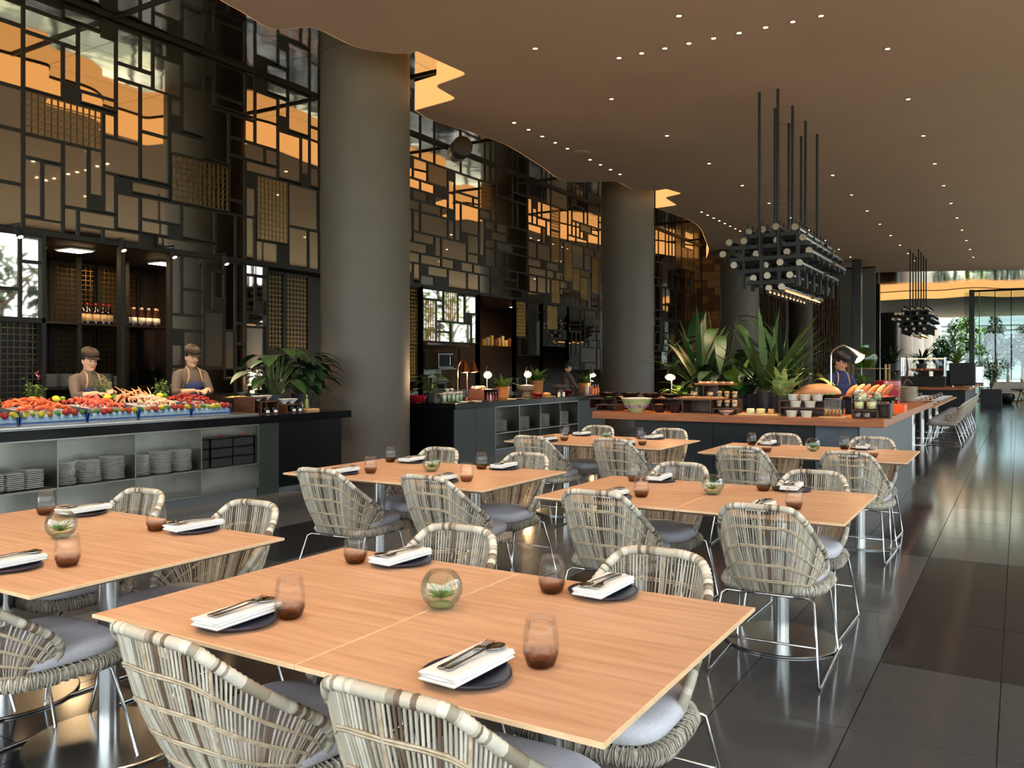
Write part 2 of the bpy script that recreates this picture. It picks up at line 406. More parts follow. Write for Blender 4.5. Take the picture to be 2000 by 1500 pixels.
b=MB(); b.box(-13.2,-13,YB,76,0,ZT+.3); struct(b.build('wall_service',M['matteblack']))
# ---- outside ground, hedge and trees (seen in the mirrors)
b=MB(); b.box(XR+.3,80,-40,190,-.3,-.05); b.box(-30,XR+.3,-60,YB-.2,-.3,-.05); b.box(-60,XR+.3,76.01,190,-.3,-.05)
struct(b.build('ground_outside',mat('garden paving',(206,200,184),.9,rgb2=(150,160,118),scale=.6)))
def tree(name,loc,h,R,label,cat,m,seed,n=420,group=None,L=(.25,.5)):
    r=random.Random(seed); root=empty(name,loc,0,label,cat,group)
    t=MB(); tp=[(0,0,0),(.05*h*.1,.03,h*.3),(r.uniform(-.2,.2),r.uniform(-.2,.2),h*.6),(0,0,h*.85)]
    P=spline(tp,10); t.tube(P,[.035*h*(1-i/12) for i in range(10)],8)
    for i in range(5):
        a=r.uniform(0,6.28); s0=P[5+i%4]; t.tube([s0,s0+Vector((math.cos(a)*R*.4,math.sin(a)*R*.4,h*.12)),s0+Vector((math.cos(a)*R*.7,math.sin(a)*R*.7,h*.2))],[.014*h,.01*h,.004*h],5)
    t.build('trunk',M['bark'],root,smooth=True)
    f=MB()
    for i in range(n):
        a=r.uniform(0,6.28); u=r.uniform(-1,1); q=r.uniform(.3,1)**.5
        p=Vector((math.cos(a)*math.sqrt(1-u*u)*R*q,math.sin(a)*math.sqrt(1-u*u)*R*q,h*.68+u*h*.34*q))
        f.leaf(p,(r.uniform(-1,1),r.uniform(-1,1),r.uniform(-.4,.8)),r.uniform(*L),r.uniform(*L)*.5,.4,3)
    tag(f.build('foliage',m,root,smooth=True),kind='stuff'); return root
for i,(x,y,h,R) in enumerate([(9,8,6.5,2.6),(8,14.5,5.5,2.3),(10,21,7,3),(8.5,28,6,2.5),(11,2,7,3),(9,36,6.5,2.7),(12,46,7,3),(16,13,8,3.2),(16.5,27,8,3.2),(16,38,8,3)]):
    tree('garden_tree',(x,y,-.05),h,R,'leafy garden tree outside the glazed facade, reflected in the mirrors','tree',[M['lightgreen'],M['green']][i%2],20+i,group='garden trees beyond the glazing',L=(.3,.7))
for i in range(12):
    tree('garden_shrub',(6.4+.5*(i%3),2+i*2.9,-.05),1.9+.3*(i%2),.9,'low leafy shrub against the glazed facade, reflected in the mirrors','shrub',[M['green'],M['lightgreen']][i%2],60+i,n=200,group='shrubs along the glazing',L=(.2,.45))
# ================================================================ mirror lattice wall
wl=MB(); wl.box(XW-.10,XW-.06,3.2,30.6,ZB,ZT+.2); wl.box(XW-.08,XW+.02,3.2,30.6,ZB-.03,ZB+.02); wl.box(XW-.08,XW+.03,3.2,30.6,ZT-.04,ZT+.02)
wall=struct(wl.build('wall_left',M['darkmetal']))
BAR=.021
def grid_pane(y0,y1,z0,z1,pitch=.082):
    b=MB(); ny=max(2,int(round((y1-y0)/pitch))); nz=max(2,int(round((z1-z0)/pitch)))
    for i in range(ny+1):
        y=y0+(y1-y0)*i/ny; b.box(-.005,.005,y-.0048,y+.0048,z0,z1)
    for i in range(nz+1):
        z=z0+(z1-z0)*i/nz; b.box(-.005,.005,y0,y1,z-.0048,z+.0048)
    return b
def pane(y0,y1,z0,z1,kind='m',x=XW,parent=None):
    """one cell of the lattice: a pane with its own proud metal frame"""
    parent=parent or wall
    if y1-y0<.06 or z1-z0<.06: return
    cy,cz=(y0+y1)/2,(z0+z1)/2; h=(y1-y0)/2; k=(z1-z0)/2; b=MB()
    if kind=='b': b.box(-.05,.0,-h,h,-k,k); return b.build('blank_panel',M['darkmetal'],parent,(x,cy,cz))
    b.box(-.03,-.016,-h+BAR*.8,h-BAR*.8,-k+BAR*.8,k-BAR*.8)
    m={'m':M['mirror'],'s':M['satin'],'g':M['mirror']}[kind]
    tilt=(random.uniform(-.004,.004),random.uniform(-.004,.004))
    o=b.build('mirror_pane' if kind!='s' else 'satin_panel',m,parent,(x,cy,cz),(0,tilt[0],tilt[1]))
    f=MB()
    f.box(-.05,0,-h,-h+BAR,-k,k); f.box(-.05,0,h-BAR,h,-k,k); f.box(-.05,0,-h+BAR,h-BAR,-k,-k+BAR); f.box(-.05,0,-h+BAR,h-BAR,k-BAR,k)
    f.build('pane_frame',M['darkmetal'],o)
    if kind=='g': grid_pane(-h+BAR,h-BAR,-k+BAR,k-BAR).build('brass_grid',M['brassgrid'],o,(-.006,0,0))
    return o
# panes read off the photograph: left bar, right bar, top and bottom at the left bar (zoomed pixels / 3.125)
Z1=3.125
def P1(xl,xr,yt,yb,kind='m'):
    a=atx(xl/Z1,yt/Z1,XW); b_=atx(xl/Z1,yb/Z1,XW); c=atx(xr/Z1,yt/Z1,XW)
    pane(a.y,c.y,max(b_.z,ZB+.02),min(a.z,ZT-.02),kind)
S1=[(-260,145,-120,25),(-260,145,25+0,430),(-260,145,430,705),(-260,145,705,1055),(-260,145,1055,1412),
(145,388,-38,35),(145,480,35,185),(145,388,185,535),(388,480,270,505),(388,490,505,620,'b'),(145,632,540,812,'g'),
(145,388,812,955),(145,262,955,1315),(262,388,985,1345),(145,388,1318,1440),(388,545,868,1258),(545,635,902,1190),(545,635,1190,1280,'b'),
(388,480,1258,1460),(480,712,1275,1372),(480,632,1372,1470),(632,860,1390,1480),(388,620,35,105),(620,712,110,225,'b'),
(480,712,145,550),(490,712,550,622),(635,712,682,828),(635,860,828,1050),(635,712,1050,1295),(712,802,1075,1172,'b'),(802,1040,1098,1172),
(712,860,1172,1395),(860,1112,1195,1335),(860,1040,1335,1420),(1040,1112,1370,1455,'b'),(712,860,160,378),(860,937,208,425),(712,937,378,475),
(712,860,475,850),(860,1040,515,798),(860,1040,798,1092),(937,1030,235,328),(1030,1112,265,372,'b'),(937,1112,328,550),
(1040,1112,585,700),(1040,1112,700,792,'b'),(1040,1247,792,930),(1045,1398,930,1228,'g'),(1112,1247,300,512),(1112,1247,512,798),
(1247,1312,345,445,'b'),(1247,1312,445,638),(1312,1500,372,578),(1312,1500,578,642),(1247,1400,640,965),(1400,1560,690,832),
(1400,1620,832,942),(1620,1700,900,1000),(1400,1500,942,1215),(1400,1500,1215,1305),(1500,1700,972,1045),(1500,1566,1045,1135,'b'),
(1500,1566,1135,1320),(1566,1762,1062,1462,'g'),(1500,1560,438,722),(1560,1628,458,550,'b'),(1560,1700,550,880),(1628,1760,488,558),
(1700,1760,592,708),(1700,1760,708,792,'b'),(1760,1893,540,792),(1700,1840,792,1085),(1840,1893,832,1062),(1840,1893,1062,1142,'b'),
(1893,1960,580,770),(1893,1960,770,1015),(1893,1960,1015,1135),(1762,1945,1115,1378),(1762,1885,1378,1640),(1885,1960,1402,1660),
(1112,1315,1245,1450),(1315,1442,1285,1590),(960,1315,1438,1545),(1442,1500,1308,1610),(1500,1562,1318,1612),(1562,1700,1462,1600),(1700,1762,1490,1625,'b')]
for s in S1: P1(*s)
# beyond the first column the lattice repeats with other divisions
def fill(y0,y1,z0,z1,dy,dz,seed,big=1.0):
    r=random.Random(seed); ny=int(round((y1-y0)/dy)); nz=int(round((z1-z0)/dz)); used=[[0]*nz for _ in range(ny)]
    dy=(y1-y0)/ny; dz=(z1-z0)/nz
    for i in range(ny):
        for j in range(nz-1,-1,-1):
            if used[i][j]: continue
            w,h=r.choice([(1,3),(1,4),(1,5),(2,3),(2,4),(2,2),(3,2),(3,1),(1,2),(2,5),(3,3),(4,2),(1,6),(2,1)] if big<1.5 else [(1,4),(2,4),(2,3),(1,5),(3,2),(2,5),(3,3)])
            if r.random()<.09: w,h=1,1
            ww=1
            while ww<w and i+ww<ny and not used[i+ww][j]: ww+=1
            hh=1
            while hh<h and j-hh>=0 and all(not used[i+a][j-hh] for a in range(ww)): hh+=1
            for a in range(ww):
                for b2 in range(hh): used[i+a][j-b2]=1
            k='m'
            if ww*hh==1: k='b' if r.random()<.8 else 'm'
            elif ww==2 and hh>=3 and r.random()<.55: k='g'
            elif r.random()<.07: k='s'
            pane(y0+i*dy,y0+(i+ww)*dy,z0+(j-hh+1)*dz,z0+(j+1)*dz,k)
fill(10.46,22.0,ZB+.02,ZT-.04,.235,.21,11)
fill(22.0,30.57,ZB+.02,ZT-.04,.32,.27,12,2)
# ---- lower level of the wall: mirror bays and openings into the kitchen
def cell_cols(ys,zs_by_col,kinds=None):
    for i in range(len(ys)-1):
        zs=zs_by_col[i%len(zs_by_col)]
        for j in range(len(zs)-1): pane(ys[i],ys[i+1],zs[j],zs[j+1],(kinds or {}).get((i,j),'m'))
cell_cols([4.4,4.95,5.5,5.76],[[2.03,2.42,2.75,3.05],[2.03,2.38,3.05],[2.03,2.72,3.05]])
def P2(xl,xr,yt,yb,kind='m'):
    sc=3.125; a=atx(xl/sc,420+yt/sc,XW); b_=atx(xl/sc,420+yb/sc,XW); c=atx(xr/sc,420+yt/sc,XW); pane(a.y,c.y,max(b_.z,.95),min(a.z,ZB-.03),kind)
for s in [(1046,1112,230,605),(1112,1247,238,452),(1112,1247,452,610),(1046,1247,605,700),(1046,1118,700,785,'b'),(1118,1247,705,925),(1046,1118,785,925),
 (1247,1372,262,330),(1247,1308,330,580),(1308,1372,340,508),(1308,1372,508,590,'b'),(1247,1372,585,930,'s'),(1372,1440,280,705),(1440,1500,290,660),(1500,1632,270,362),(1500,1562,362,590),(1562,1632,372,530),
 (1562,1632,530,600,'b'),(1500,1632,592,680),(1372,1440,705,1005,'s'),(1440,1500,660,785),(1440,1500,785,935),(1500,1632,680,935,'s'),(1247,1440,935,1100),(1046,1247,925,1120),(1440,1632,935,1100)]: P2(*s)
# kitchen room behind the wall
kit=MB(); kit.box(-12.6,-12.5,3,31,0,ZB); kit.box(-12.6,XW-.1,3,31,ZB+.0,ZB+.1); kit.box(-12.6,XW,3,3.1,0,ZB)
kit.box(-12.6,XW-.1,9.0,9.08,0,ZB)
kroom=struct(kit.build('wall_kitchen',mat('dark kitchen tile',(58,48,42),.5,var=.2,scale=6)))
def mesh_screen(y0,y1,z0,z1,x,parent,name='mesh_screen',pitch=.075,m=None):
    b=grid_pane(-(y1-y0)/2,(y1-y0)/2,-(z1-z0)/2,(z1-z0)/2,pitch); o=b.build(name,m or M['brassgrid'],parent,(x,(y0+y1)/2,(z0+z1)/2))
    f=MB(); h,k=(y1-y0)/2,(z1-z0)/2
    f.box(-.02,.02,-h-.02,-h+.02,-k,k); f.box(-.02,.02,h-.02,h+.02,-k,k); f.box(-.02,.02,-h,h,-k-.02,-k+.02); f.box(-.02,.02,-h,h,k-.02,k+.02)
    f.build('screen_frame',M['darkmetal'],o); return o
for (y0,y1) in ((4.4,5.05),(5.08,5.74)): mesh_screen(y0,y1,1.0,2.0,XW-.05,wall,m=mat('dark wire mesh',(78,70,52),.4,.8))
lb=MB(); lb.box(XW-.4,XW-.3,4.3,5.76,.0,2.02); lb.build('mesh_backing',M['matteblack'],wall)
sill=MB(); sill.box(XW-.06,XW+.03,4.3,5.78,1.99,2.05); sill.box(XW-.06,XW+.03,5.74,5.79,.9,3.08); sill.box(XW-.06,XW+.03,7.53,7.57,.9,3.08); sill.box(XW-.06,XW+.03,9.28,9.32,.9,3.08); sill.box(XW-.06,XW+.03,6.78,6.84,.9,3.08)
sill.build('opening_frame',M['darkmetal'],wall)
# mesh lined shelving in the opening
sh=empty('wire_shelving',(-11.9,6.7,0),0,'black wire mesh shelving unit holding sauce bottles and plates','shelving')
def SP(name,x0,x1,y0,y1,z0,z1,m='darkmetal'):
    b=MB(); b.box(x0+11.9,x1+11.9,y0-6.7,y1-6.7,z0,z1); return b.build(name,M[m],sh)
for y in (5.6,6.35,7.1,7.85,8.6):
    SP('post',-11.62,-11.56,y-.03,y+.03,0,3.05); SP('post',-12.32,-12.26,y-.03,y+.03,0,3.05)
for z in (2.1,1.17,.5): SP('shelf',-12.35,-11.55,5.5,8.7,z-.03,z)
for i,(y0,y1) in enumerate(((5.6,6.35),(6.35,7.1),(7.1,7.85),(7.85,8.6))):
    for (z0,z1) in ((2.14,3.02),(1.2,2.04)):
        mesh_screen(y0+.04-6.7,y1-.04-6.7,z0,z1,-.42,sh)
def light(name,typ,loc,energy,color=(1,.72,.44),parent=None,**kw):
    l=bpy.data.lights.new(name,typ); l.energy=energy; l.color=color
    for k,v in kw.items(): setattr(l,k,v)
    o=bpy.data.objects.new(name,l); COL.objects.link(o); o.location=loc
    if parent: o.parent=parent
    return o
kl=MB(); kl.box(-.16,.16,-.16,.16,-.012,.01,0.004); klme=kl.mesh('diffuser',M['lamp'],False)
for i,(x,y) in enumerate([(-11.4,6.25),(-11.1,6.75),(-11.3,8.3),(-11.3,13.5),(-11.3,16.3),(-11.3,19)]):
    r=empty('recessed_panel_light',(x,y,ZB-.02),0,'small square ceiling light inside the kitchen opening','ceiling light','kitchen ceiling lights')
    f=MB(); f.box(-.18,.18,-.18,.18,-.006,.015); f.build('trim_ring',M['porcelain'],r); link('diffuser',klme,r)
    light('kitchen_glow','SPOT',(0,0,-.04),26,parent=r,spot_size=2.6,spot_blend=.6,shadow_soft_size=.12)
for y0,y1 in ((9.34,9.84),(9.88,10.4)):
    mesh_screen(y0,y1,1.75,3.0,XW-.2,wall)
b=MB(); b.box(XW-.6,XW-.5,9.1,12.5,0,3.06); b.build('mesh_backing',M['matteblack'],wall)
# lower bays beyond the first column
fill2=[(12.6,13.3,'g'),(13.3,15.35,'p'),(15.35,16.9,'o'),(16.9,18.2,'p'),(18.2,19.6,'c'),(19.6,30.5,'p')]
for (a,b_,k) in fill2:
    if k=='p': fill(a,b_,1.98 if a<15 else (1.75 if a<18 else 1.4),ZB-.03,.26,.22,int(a*10))
    elif k=='g': mesh_screen(a,b_,1.2,ZB-.03,XW-.05,wall)
    elif k=='c': fill(a,b_,2.0,ZB-.03,.26,.22,77)
    fr=MB(); fr.box(XW-.06,XW+.03,a-.025,a+.025,.9,3.08); fr.box(XW-.06,XW+.03,b_-.025,b_+.025,.9,3.08); fr.build('opening_frame',M['darkmetal'],wall)
mesh_screen(15.3,17.0,2.05,3.0,-12.3,wall); mesh_screen(13.0,15.2,.95,1.95,-12.35,wall); mesh_screen(15.4,17.8,.95,1.95,-12.35,wall)
b=MB(); b.box(-12.35,-11.5,15.3,17,1.98,2.03); b.box(-12.4,-11.7,12.6,19.5,.86,.92); b.box(-12.4,-11.75,12.6,19.5,0,.86); b.box(-12.4,-12.1,12.8,15.2,1.55,1.59)
b.build('back_counter',M['steel'],kroom)
# ---- stone return wall, bark screens, string curtain, dark posts behind the island
b=MB(); b.box(-13,-9.35,31.0,31.4,0,ZT+.2); rw=struct(b.build('wall_stone',mat('stone joint',(60,40,24),.9)))
rs=random.Random(5); SM=[mat('amber lit sandstone %d'%i,c,.8,var=.15,scale=5) for i,c in enumerate([(176,112,62),(150,90,46),(196,132,78),(128,76,40)])]  # orange light on the stone is put into its colour
for j in range(20):
    x=-10.3; 
    while x<-9.36:
        w=rs.uniform(.18,.5); w=min(w,-9.35-x)
        if w>.05:
            s=MB(); s.box(x+.006,x+w-.006,30.93+rs.uniform(0,.05),31.02,j*.3+.006,j*.3+.294); s.build('stone_block',SM[rs.randrange(4)],rw)
        x+=w
def screen(name,px0,px1,y,label,m,z1=ZS,d=.25,cat='screen'):
    a=aty(px0,700,y).x; c=aty(px1,700,y).x; r=empty(name,((a+c)/2,y,0),0,label,cat); w=(c-a)/2
    b=MB(); b.box(-w,w,0,d,0,z1); b.build('panel_core',M['matteblack'],r); return r,w
rb=random.Random(9)
for px0,px1,lab in ((1482,1537,'tall bark clad screen left of the grey column behind the plants'),(1588,1638,'tall bark clad screen behind the carving station lamp')):
    r,w=screen('bark_screen',px0,px1,33.5,lab,None)
    n=int(w*2/.09)
    for i in range(n):
        x=-w+(i+.5)*2*w/n; b=MB(); pts=[(x+rb.uniform(-.012,.012),-.03+rb.uniform(-.02,.02),z*.62) for z in range(0,10)]; pts[-1]=(x,-.03,ZS-.01)
        b.tube(pts,[rb.uniform(.035,.055) for _ in pts],6); b.build('bark_strip',mat('bark strip',(104,80,58),.9,rgb2=(54,42,34),scale=6,stretch=(4,4,1)),r,smooth=True)
r,w=screen('string_curtain',1638,1709,36.5,'grey string curtain hanging behind the dark post','curtain',d=.02,cat='curtain')
for ch in list(r.children): bpy.data.objects.remove(ch)
b=MB(); n=70
for i in range(n):
    x=-w+2*w*i/(n-1); b.tube([(x,0,0.0),(x+.01,0.02,ZS)],.011,4)
tag(b.build('strings',mat('curtain string',(120,116,110),.5),r),kind='stuff')
b=MB(); b.box(-w,w,-.04,.04,ZS-.06,ZS); b.build('curtain_rail',M['darkmetal'],r)
for px0,px1,y,lab in ((1665,1683,34,'slim dark post in front of the string curtain'),(1708,1719,44,'dark post beside the distant colonnade'),(1893,1903,50,'dark glossy post at the corner of the far glass room')):
    a=aty(px0,700,y).x; c=aty(px1,700,y).x; b=MB(); w=(c-a)/2; b.box(-w,w,-w,w,0,ZS-.001,.02); b.box(-w-.05,w+.05,-w-.05,w+.05,0,.08)
    tag(b.build('dark_post',mat('dark post',(30,29,27),.3,var=.3,scale=3),None,((a+c)/2,y,0)),lab,'post')
# far glass room and garden behind
b=MB(); xa=aty(1898,700,50.3).x
b.box(xa,XR,50.22,50.3,0,.1); b.box(xa,XR,50.22,50.3,ZS-.1,ZS); fg=struct(b.build('wall_far_glass',M['darkmetal']))
for i in range(8):
    x=xa+.35+i*.72; p=MB(); p.box(x-.02,x+.02,50.2,50.32,.1,ZS-.1); p.build('mullion',M['brassgrid'] if i%3==0 else M['darkmetal'],fg)
    p=MB(); p.box(x-.7+.02,x-.02,50.255,50.265,.1,ZS-.1); p.build('window_pane',glassmat('blue green glass',(226,240,240),.12),fg)
b=MB(); 
for i in range(9): b.box(-9,XR,126,126.3,2.2+i*.62,2.2+i*.62+.4)
b.box(-9,XR,126.3,126.6,0,9); struct(b.build('wall_far_slats',mat('pale slats',(120,126,126),.8)))
for i in range(12):
    tree('far_shrub',(-5.6+(i%6)*1.95+(i//6)*.9,78.5+(i//6)*3.2,-.05),4.2+.8*((i*3)%4),.7,'bushy garden shrub seen through the far glass wall','shrub',[M['green'],M['lightgreen'],M['darkgreen']][i%3],140+i,n=620,group='garden shrubs behind the far glass',L=(.2,.5))
# wall loudspeaker under the mirror ceiling
sp=atx(898,292,-9.0)
r=empty('loudspeaker',sp,0,'black and silver loudspeaker hanging under the mirror ceiling','speaker')
R0=Matrix.Rotation(.5,4,'Z')@Matrix.Rotation(PI/2,4,'Y')@Matrix.Rotation(.25,4,'X')
b=MB(); b.lathe([(0,-.34),(.1,-.33),(.17,-.26),(.19,-.12),(.19,0)],24); o=b.build('silver_shell',mat('silver paint',(150,140,128),.35,.4),r,auto=.7); o.rotation_euler=(1.45,.2,.9)
b=MB(); b.lathe([(.19,0),(.19,.2),(.15,.21),(0,.21)],24); o=b.build('grille',M['matteblack'],r,auto=.7); o.rotation_euler=(1.45,.2,.9)
b=MB(); b.tube([(0,0,.1),(0,0,ZT-.02-sp.z)],.018,8); b.build('bracket',M['matteblack'],r)
# ================================================================ TABLES, CHAIRS, SETTINGS
TH=.735; TWID,TDEP=1.611,1.052
def make_half_table():
    r=empty('dining_table'); hw,hd=TWID/4-.001,TDEP/2
    b=MB(); t=.004
    ring=lambda e,z:[(-hw+e,-hd+e,z),(hw-e,-hd+e,z),(hw-e,hd-e,z),(-hw+e,hd-e,z)]
    b.loft([ring(.045,TH-.028),ring(.0,TH-.011),ring(0,TH-.0012),ring(.0035,TH-.0001),ring(.0036,TH)]); me=b.mesh('table_top',[M['oak'],M['oakedge']],False)
    for p in me.polygons:
        c=p.center
        if c.z>TH-.012 and len(p.vertices)==4 and not (abs(c.x)<.01 and abs(c.y)<.01): p.material_index=1
    link('table_top',me,r)
    b=MB(); b.cyl(0,0,.012,TH-.028,.039,28); b.build('pedestal',M['chrome'],r,auto=.6)
    b=MB(); b.lathe([(.298,0),(.3,.003),(.3,.008),(.295,.012),(.06,.016),(.0,.016)],56); b.build('base_disc',M['chrome'],r,auto=.5)
    b=MB(); b.box(-.22,.22,-.03,.03,TH-.034,TH-.027); b.box(-.03,.03,-.25,.25,TH-.034,TH-.027); b.build('support_bracket',M['matteblack'],r)
    return r
TABLES={ # x,y of the near left corner, rotation, description
 1:(-2.275,1.433,0,'aisle table farthest from the island'),
 2:(-2.284,4.012,.006,'middle table of the aisle row'),
 3:(-2.323,6.864,.01,'aisle table nearest the island'),
 4:(-4.256,4.045,.003,'table before the first column'),
 5:(-4.298,6.958,-.009,'table facing the hot food counter'),
 6:(-4.224,1.441,.001,'table facing the seafood counter')}
half0=make_half_table(); used_half=False
WT=[mat('rattan tone %d'%i,c,.55,var=.08,scale=30) for i,c in enumerate([(212,204,188),(186,176,158),(150,138,120),(112,92,74)])]
def make_chair():
    r=empty('wicker_chair')
    half=[(0,-.385,.812),(.09,-.382,.812),(.165,-.36,.797),(.21,-.31,.745),(.237,-.235,.68),(.258,-.14,.61),(.267,-.06,.555),(.264,-.012,.505),(.245,-.008,.46),(.215,-.045,.42)]
    half=[(x*.89,y,z) for x,y,z in half]
    R=spline(half,60)
    bot=[(0,-.225,.395),(.09,-.22,.395),(.155,-.19,.395),(.195,-.135,.398),(.212,-.08,.405),(.215,-.045,.42)]
    bot=[(x*.89,y,z) for x,y,z in bot]
    B=spline(bot,60)
    def at(L,u):
        t=max(0,min(1,abs(u)))*(len(L)-1); k=min(int(t),len(L)-2); p=L[k].lerp(L[k+1],t-k); return Vector((p.x*(1 if u>=0 else -1),p.y,p.z))
    def surf(u,v):   # v 0 top .. 1 bottom
        t,bq=at(R,u),at(B,u); p=t.lerp(bq,v); out=Vector((p.x*.6,-.35,0)).normalized(); return p+out*(math.sin(PI*v)*.028*(1-abs(u)*.6))
    # rim
    full=[Vector((-p.x,p.y,p.z)) for p in reversed(R)][:-1]+R
    fine=spline(full,210); b=MB(); b.tube(fine,[.0165*(1.0 if i%2 else .88) for i in range(len(fine))],8); me=b.mesh('rim',WT,True); t=0; rr=random.Random(2)
    for i in range(len(fine)-1):
        if rr.random()<.4: t=rr.choice((0,0,1,1,1,2,3))
        for k in range(8): me.polygons[i*8+k].material_index=t
    link('rim',me,r)
    # strands
    b=MB(); rr=random.Random(4); N=104
    for i in range(N):
        u=-.93+1.86*i/(N-1); j=rr.uniform(-.006,.006); b.mi=rr.choice((0,0,1,1,1,2,3))
        b.tube([surf(u+j*(1-abs(2*v-1)),v) for v in (0,.25,.5,.75,1)],.0038,3,cap=False)
    tag(b.build('strands',WT,r,smooth=True),'vertical rattan strands of the backrest',kind='stuff')
    # ribs and bands
    for u in (-.62,-.3,0,.3,.62):
        b=MB(); b.tube([surf(u,v/8)+Vector((0,-.004,0)) for v in range(9)],.0046,5); b.build('upright_rib',M['wickerband'],r,smooth=True)
    for v in (.22,.44,.66,.86):
        b=MB()
        for dv in (0,.018): b.tube([surf(-.9+1.8*k/24,v+dv)+Vector((0,-.005,0)) for k in range(25)],[.0034*(1+.3*(k%2)) for k in range(25)],4,cap=False)
        b.build('back_band',M['wickerband'],r,smooth=True)
    # seat ring with binding
    sq=lambda t,ax,ay,e:(ax*math.copysign(abs(math.cos(t))**e,math.cos(t)),ay*math.copysign(abs(math.sin(t))**e,math.sin(t)))
    out=[]
    for k in range(72):
        x,y=sq(2*PI*k/72,.232,.217,.55); x*=1+.06*(y/.217); out.append(Vector((x,y+.04,.397)))
    b=MB(); b.tube(out,.024,8,closed=True)
    for k in range(0,72):
        p=out[k]; q=(out[(k+1)%72]-out[k-1]).normalized(); sd=q.cross(Vector((0,0,1)))
        for off in (0,.5):
            c=p.lerp(out[(k+1)%72],off); tl=rr.uniform(-.2,.2)
            b.tube([c+sd*(math.cos(a)*.029)+Vector((0,0,math.sin(a)*.028))+q*(math.sin(a)*.006*tl*5) for a in [2*PI*m/7 for m in range(7)]],.0036,3,closed=True)
    tag(b.build('seat_rim',M['wicker'],r,smooth=True),'woven rattan seat edge')
    b=MB(); b.loft([[Vector((p.x*.97,(p.y-.04)*.97+.04,z)) for p in out] for z in (.375,.41)]); b.build('seat',M['wicker'],r)
    # cushion
    b=MB(); rings=[]
    for (e,z) in ((.93,.415),(1.0,.428),(1.03,.448),(1.02,.466),(.95,.480),(.8,.488),(.4,.493),(.05,.494)):
        rings.append([Vector((p.x*e*.97,(p.y-.04)*e*.97+.046,z-(.006 if e<.9 else 0)*abs(p.x)/.23)) for p in out])
    b.loft(rings); b.build('cushion',M['cushion'],r,smooth=True)
    # wire sled base
    for s in (-1,1):
        w=[(s*.12,.17,.372),(s*.2,.175,.372),(s*.222,.19,.36),(s*.236,.235,.2),(s*.252,.275,.02),(s*.253,.262,.0065),(s*.253,.23,.0065),(s*.253,-.28,.0065),(s*.253,-.318,.0065),(s*.25,-.325,.02),(s*.232,-.27,.2),(s*.212,-.215,.36),(s*.19,-.2,.374),(s*.12,-.195,.372)]
        b=MB(); b.tube(w,.0062,8); b.build('leg',M['chromewire'],r,smooth=True)
    b=MB(); b.tube([(-.12,.17,.372),(.12,.17,.372)],.006,6); b.tube([(-.12,-.195,.372),(.12,-.195,.372)],.006,6); b.tube([(-.12,.17,.372),(-.12,-.195,.372)],.006,6); b.tube([(.12,.17,.372),(.12,-.195,.372)],.006,6)
    b.build('under_frame',M['chromewire'],r,smooth=True)
    b=MB(); b.tube([(-.235,-.278,.175),(.235,-.278,.175)],.0055,6); b.build('stretcher',M['chromewire'],r,smooth=True)
    return r
chair0=make_chair(); used_chair=[False]
def place(proto,flag,loc,rz,label,cat,group):
    o=proto if not flag[0] else copy_tree(proto); flag[0]=True
    o.location=loc; o.rotation_euler=(0,0,rz); return tag(o,label,cat,group)
uh=[False]
# --- settings prototypes
def make_plate():
    b=MB(); wob=lambda a:.045*math.sin(3*a+.6)+.03*math.sin(2*a)
    b.lathe([(.0,.0),(.07,.0),(.1,.006),(.107,.013),(.105,.016),(.098,.012),(.07,.008),(0,.007)],48,wob=wob); return b.mesh('side_plate',M['plate_navy'],True)
plate_me=make_plate()
def make_napkin():
    b=MB()
    for i,(hx,hy,z) in enumerate(((.05,.118,.016),(.049,.116,.024),(.048,.117,.031))):
        ring=[]
        for (e,dz) in ((0,0),(.004,.004),(0,.008)):
            ring.append([(sx*(hx-.003+(e if e else 0)),sy*(hy-.003+e)+.004*math.sin(i*2+k*3),z+dz-.004) for k,(sx,sy) in enumerate(((-1,-1),(0,-1),(1,-1),(1,0),(1,1),(0,1),(-1,1),(-1,0)))])
        b.loft(ring)
    return b.mesh('folded_napkin',M['napkin'],True)
napkin_me=make_napkin(); autosmooth(napkin_me,.5)
def make_fork():
    b=MB(); z=.041
    b.loft([[(-w,y,z+h-.001),(w,y,z+h-.001),(w*.9,y,z+h+.0012),(-w*.9,y,z+h+.0012)] for y,w,h in ((-.105,.0075,0),(-.1,.009,0),(-.04,.0045,.002),(.02,.0035,.004),(.035,.005,.003),(.045,.012,.001),(.06,.0125,0),(.066,.0125,0))])
    for i in range(4):
        x=-.0105+i*.007; b.tube([(x,.064,z),(x,.085,z-.0005),(x*.95,.105,z+.003)],[.0019,.0018,.0009],5)
    return b.mesh('fork',M['cutlery'],True)
def make_spoon():
    b=MB(); z=.041
    b.loft([[(-w,y,z+h-.001),(w,y,z+h-.001),(w*.9,y,z+h+.0012),(-w*.9,y,z+h+.0012)] for y,w,h in ((-.105,.0075,0),(-.1,.009,0),(-.04,.0045,.002),(.03,.0035,.005),(.05,.0045,.003))])
    rings=[]
    for y,w,d in ((.046,.004,.003),(.052,.011,.0015),(.064,.018,-.002),(.078,.020,-.003),(.092,.0165,-.001),(.1,.010,.001),(.103,.003,.002)):
        rings.append([(-w,y,z+.004),(-w*.5,y,z+d+.0015),(0,y,z+d),(w*.5,y,z+d+.0015),(w,y,z+.004),(w*.5,y,z+d),(0,y,z+d-.0016),(-w*.5,y,z+d)])
    b.loft(rings); return b.mesh('spoon',M['cutlery'],True)
fork_me,spoon_me=make_fork(),make_spoon()
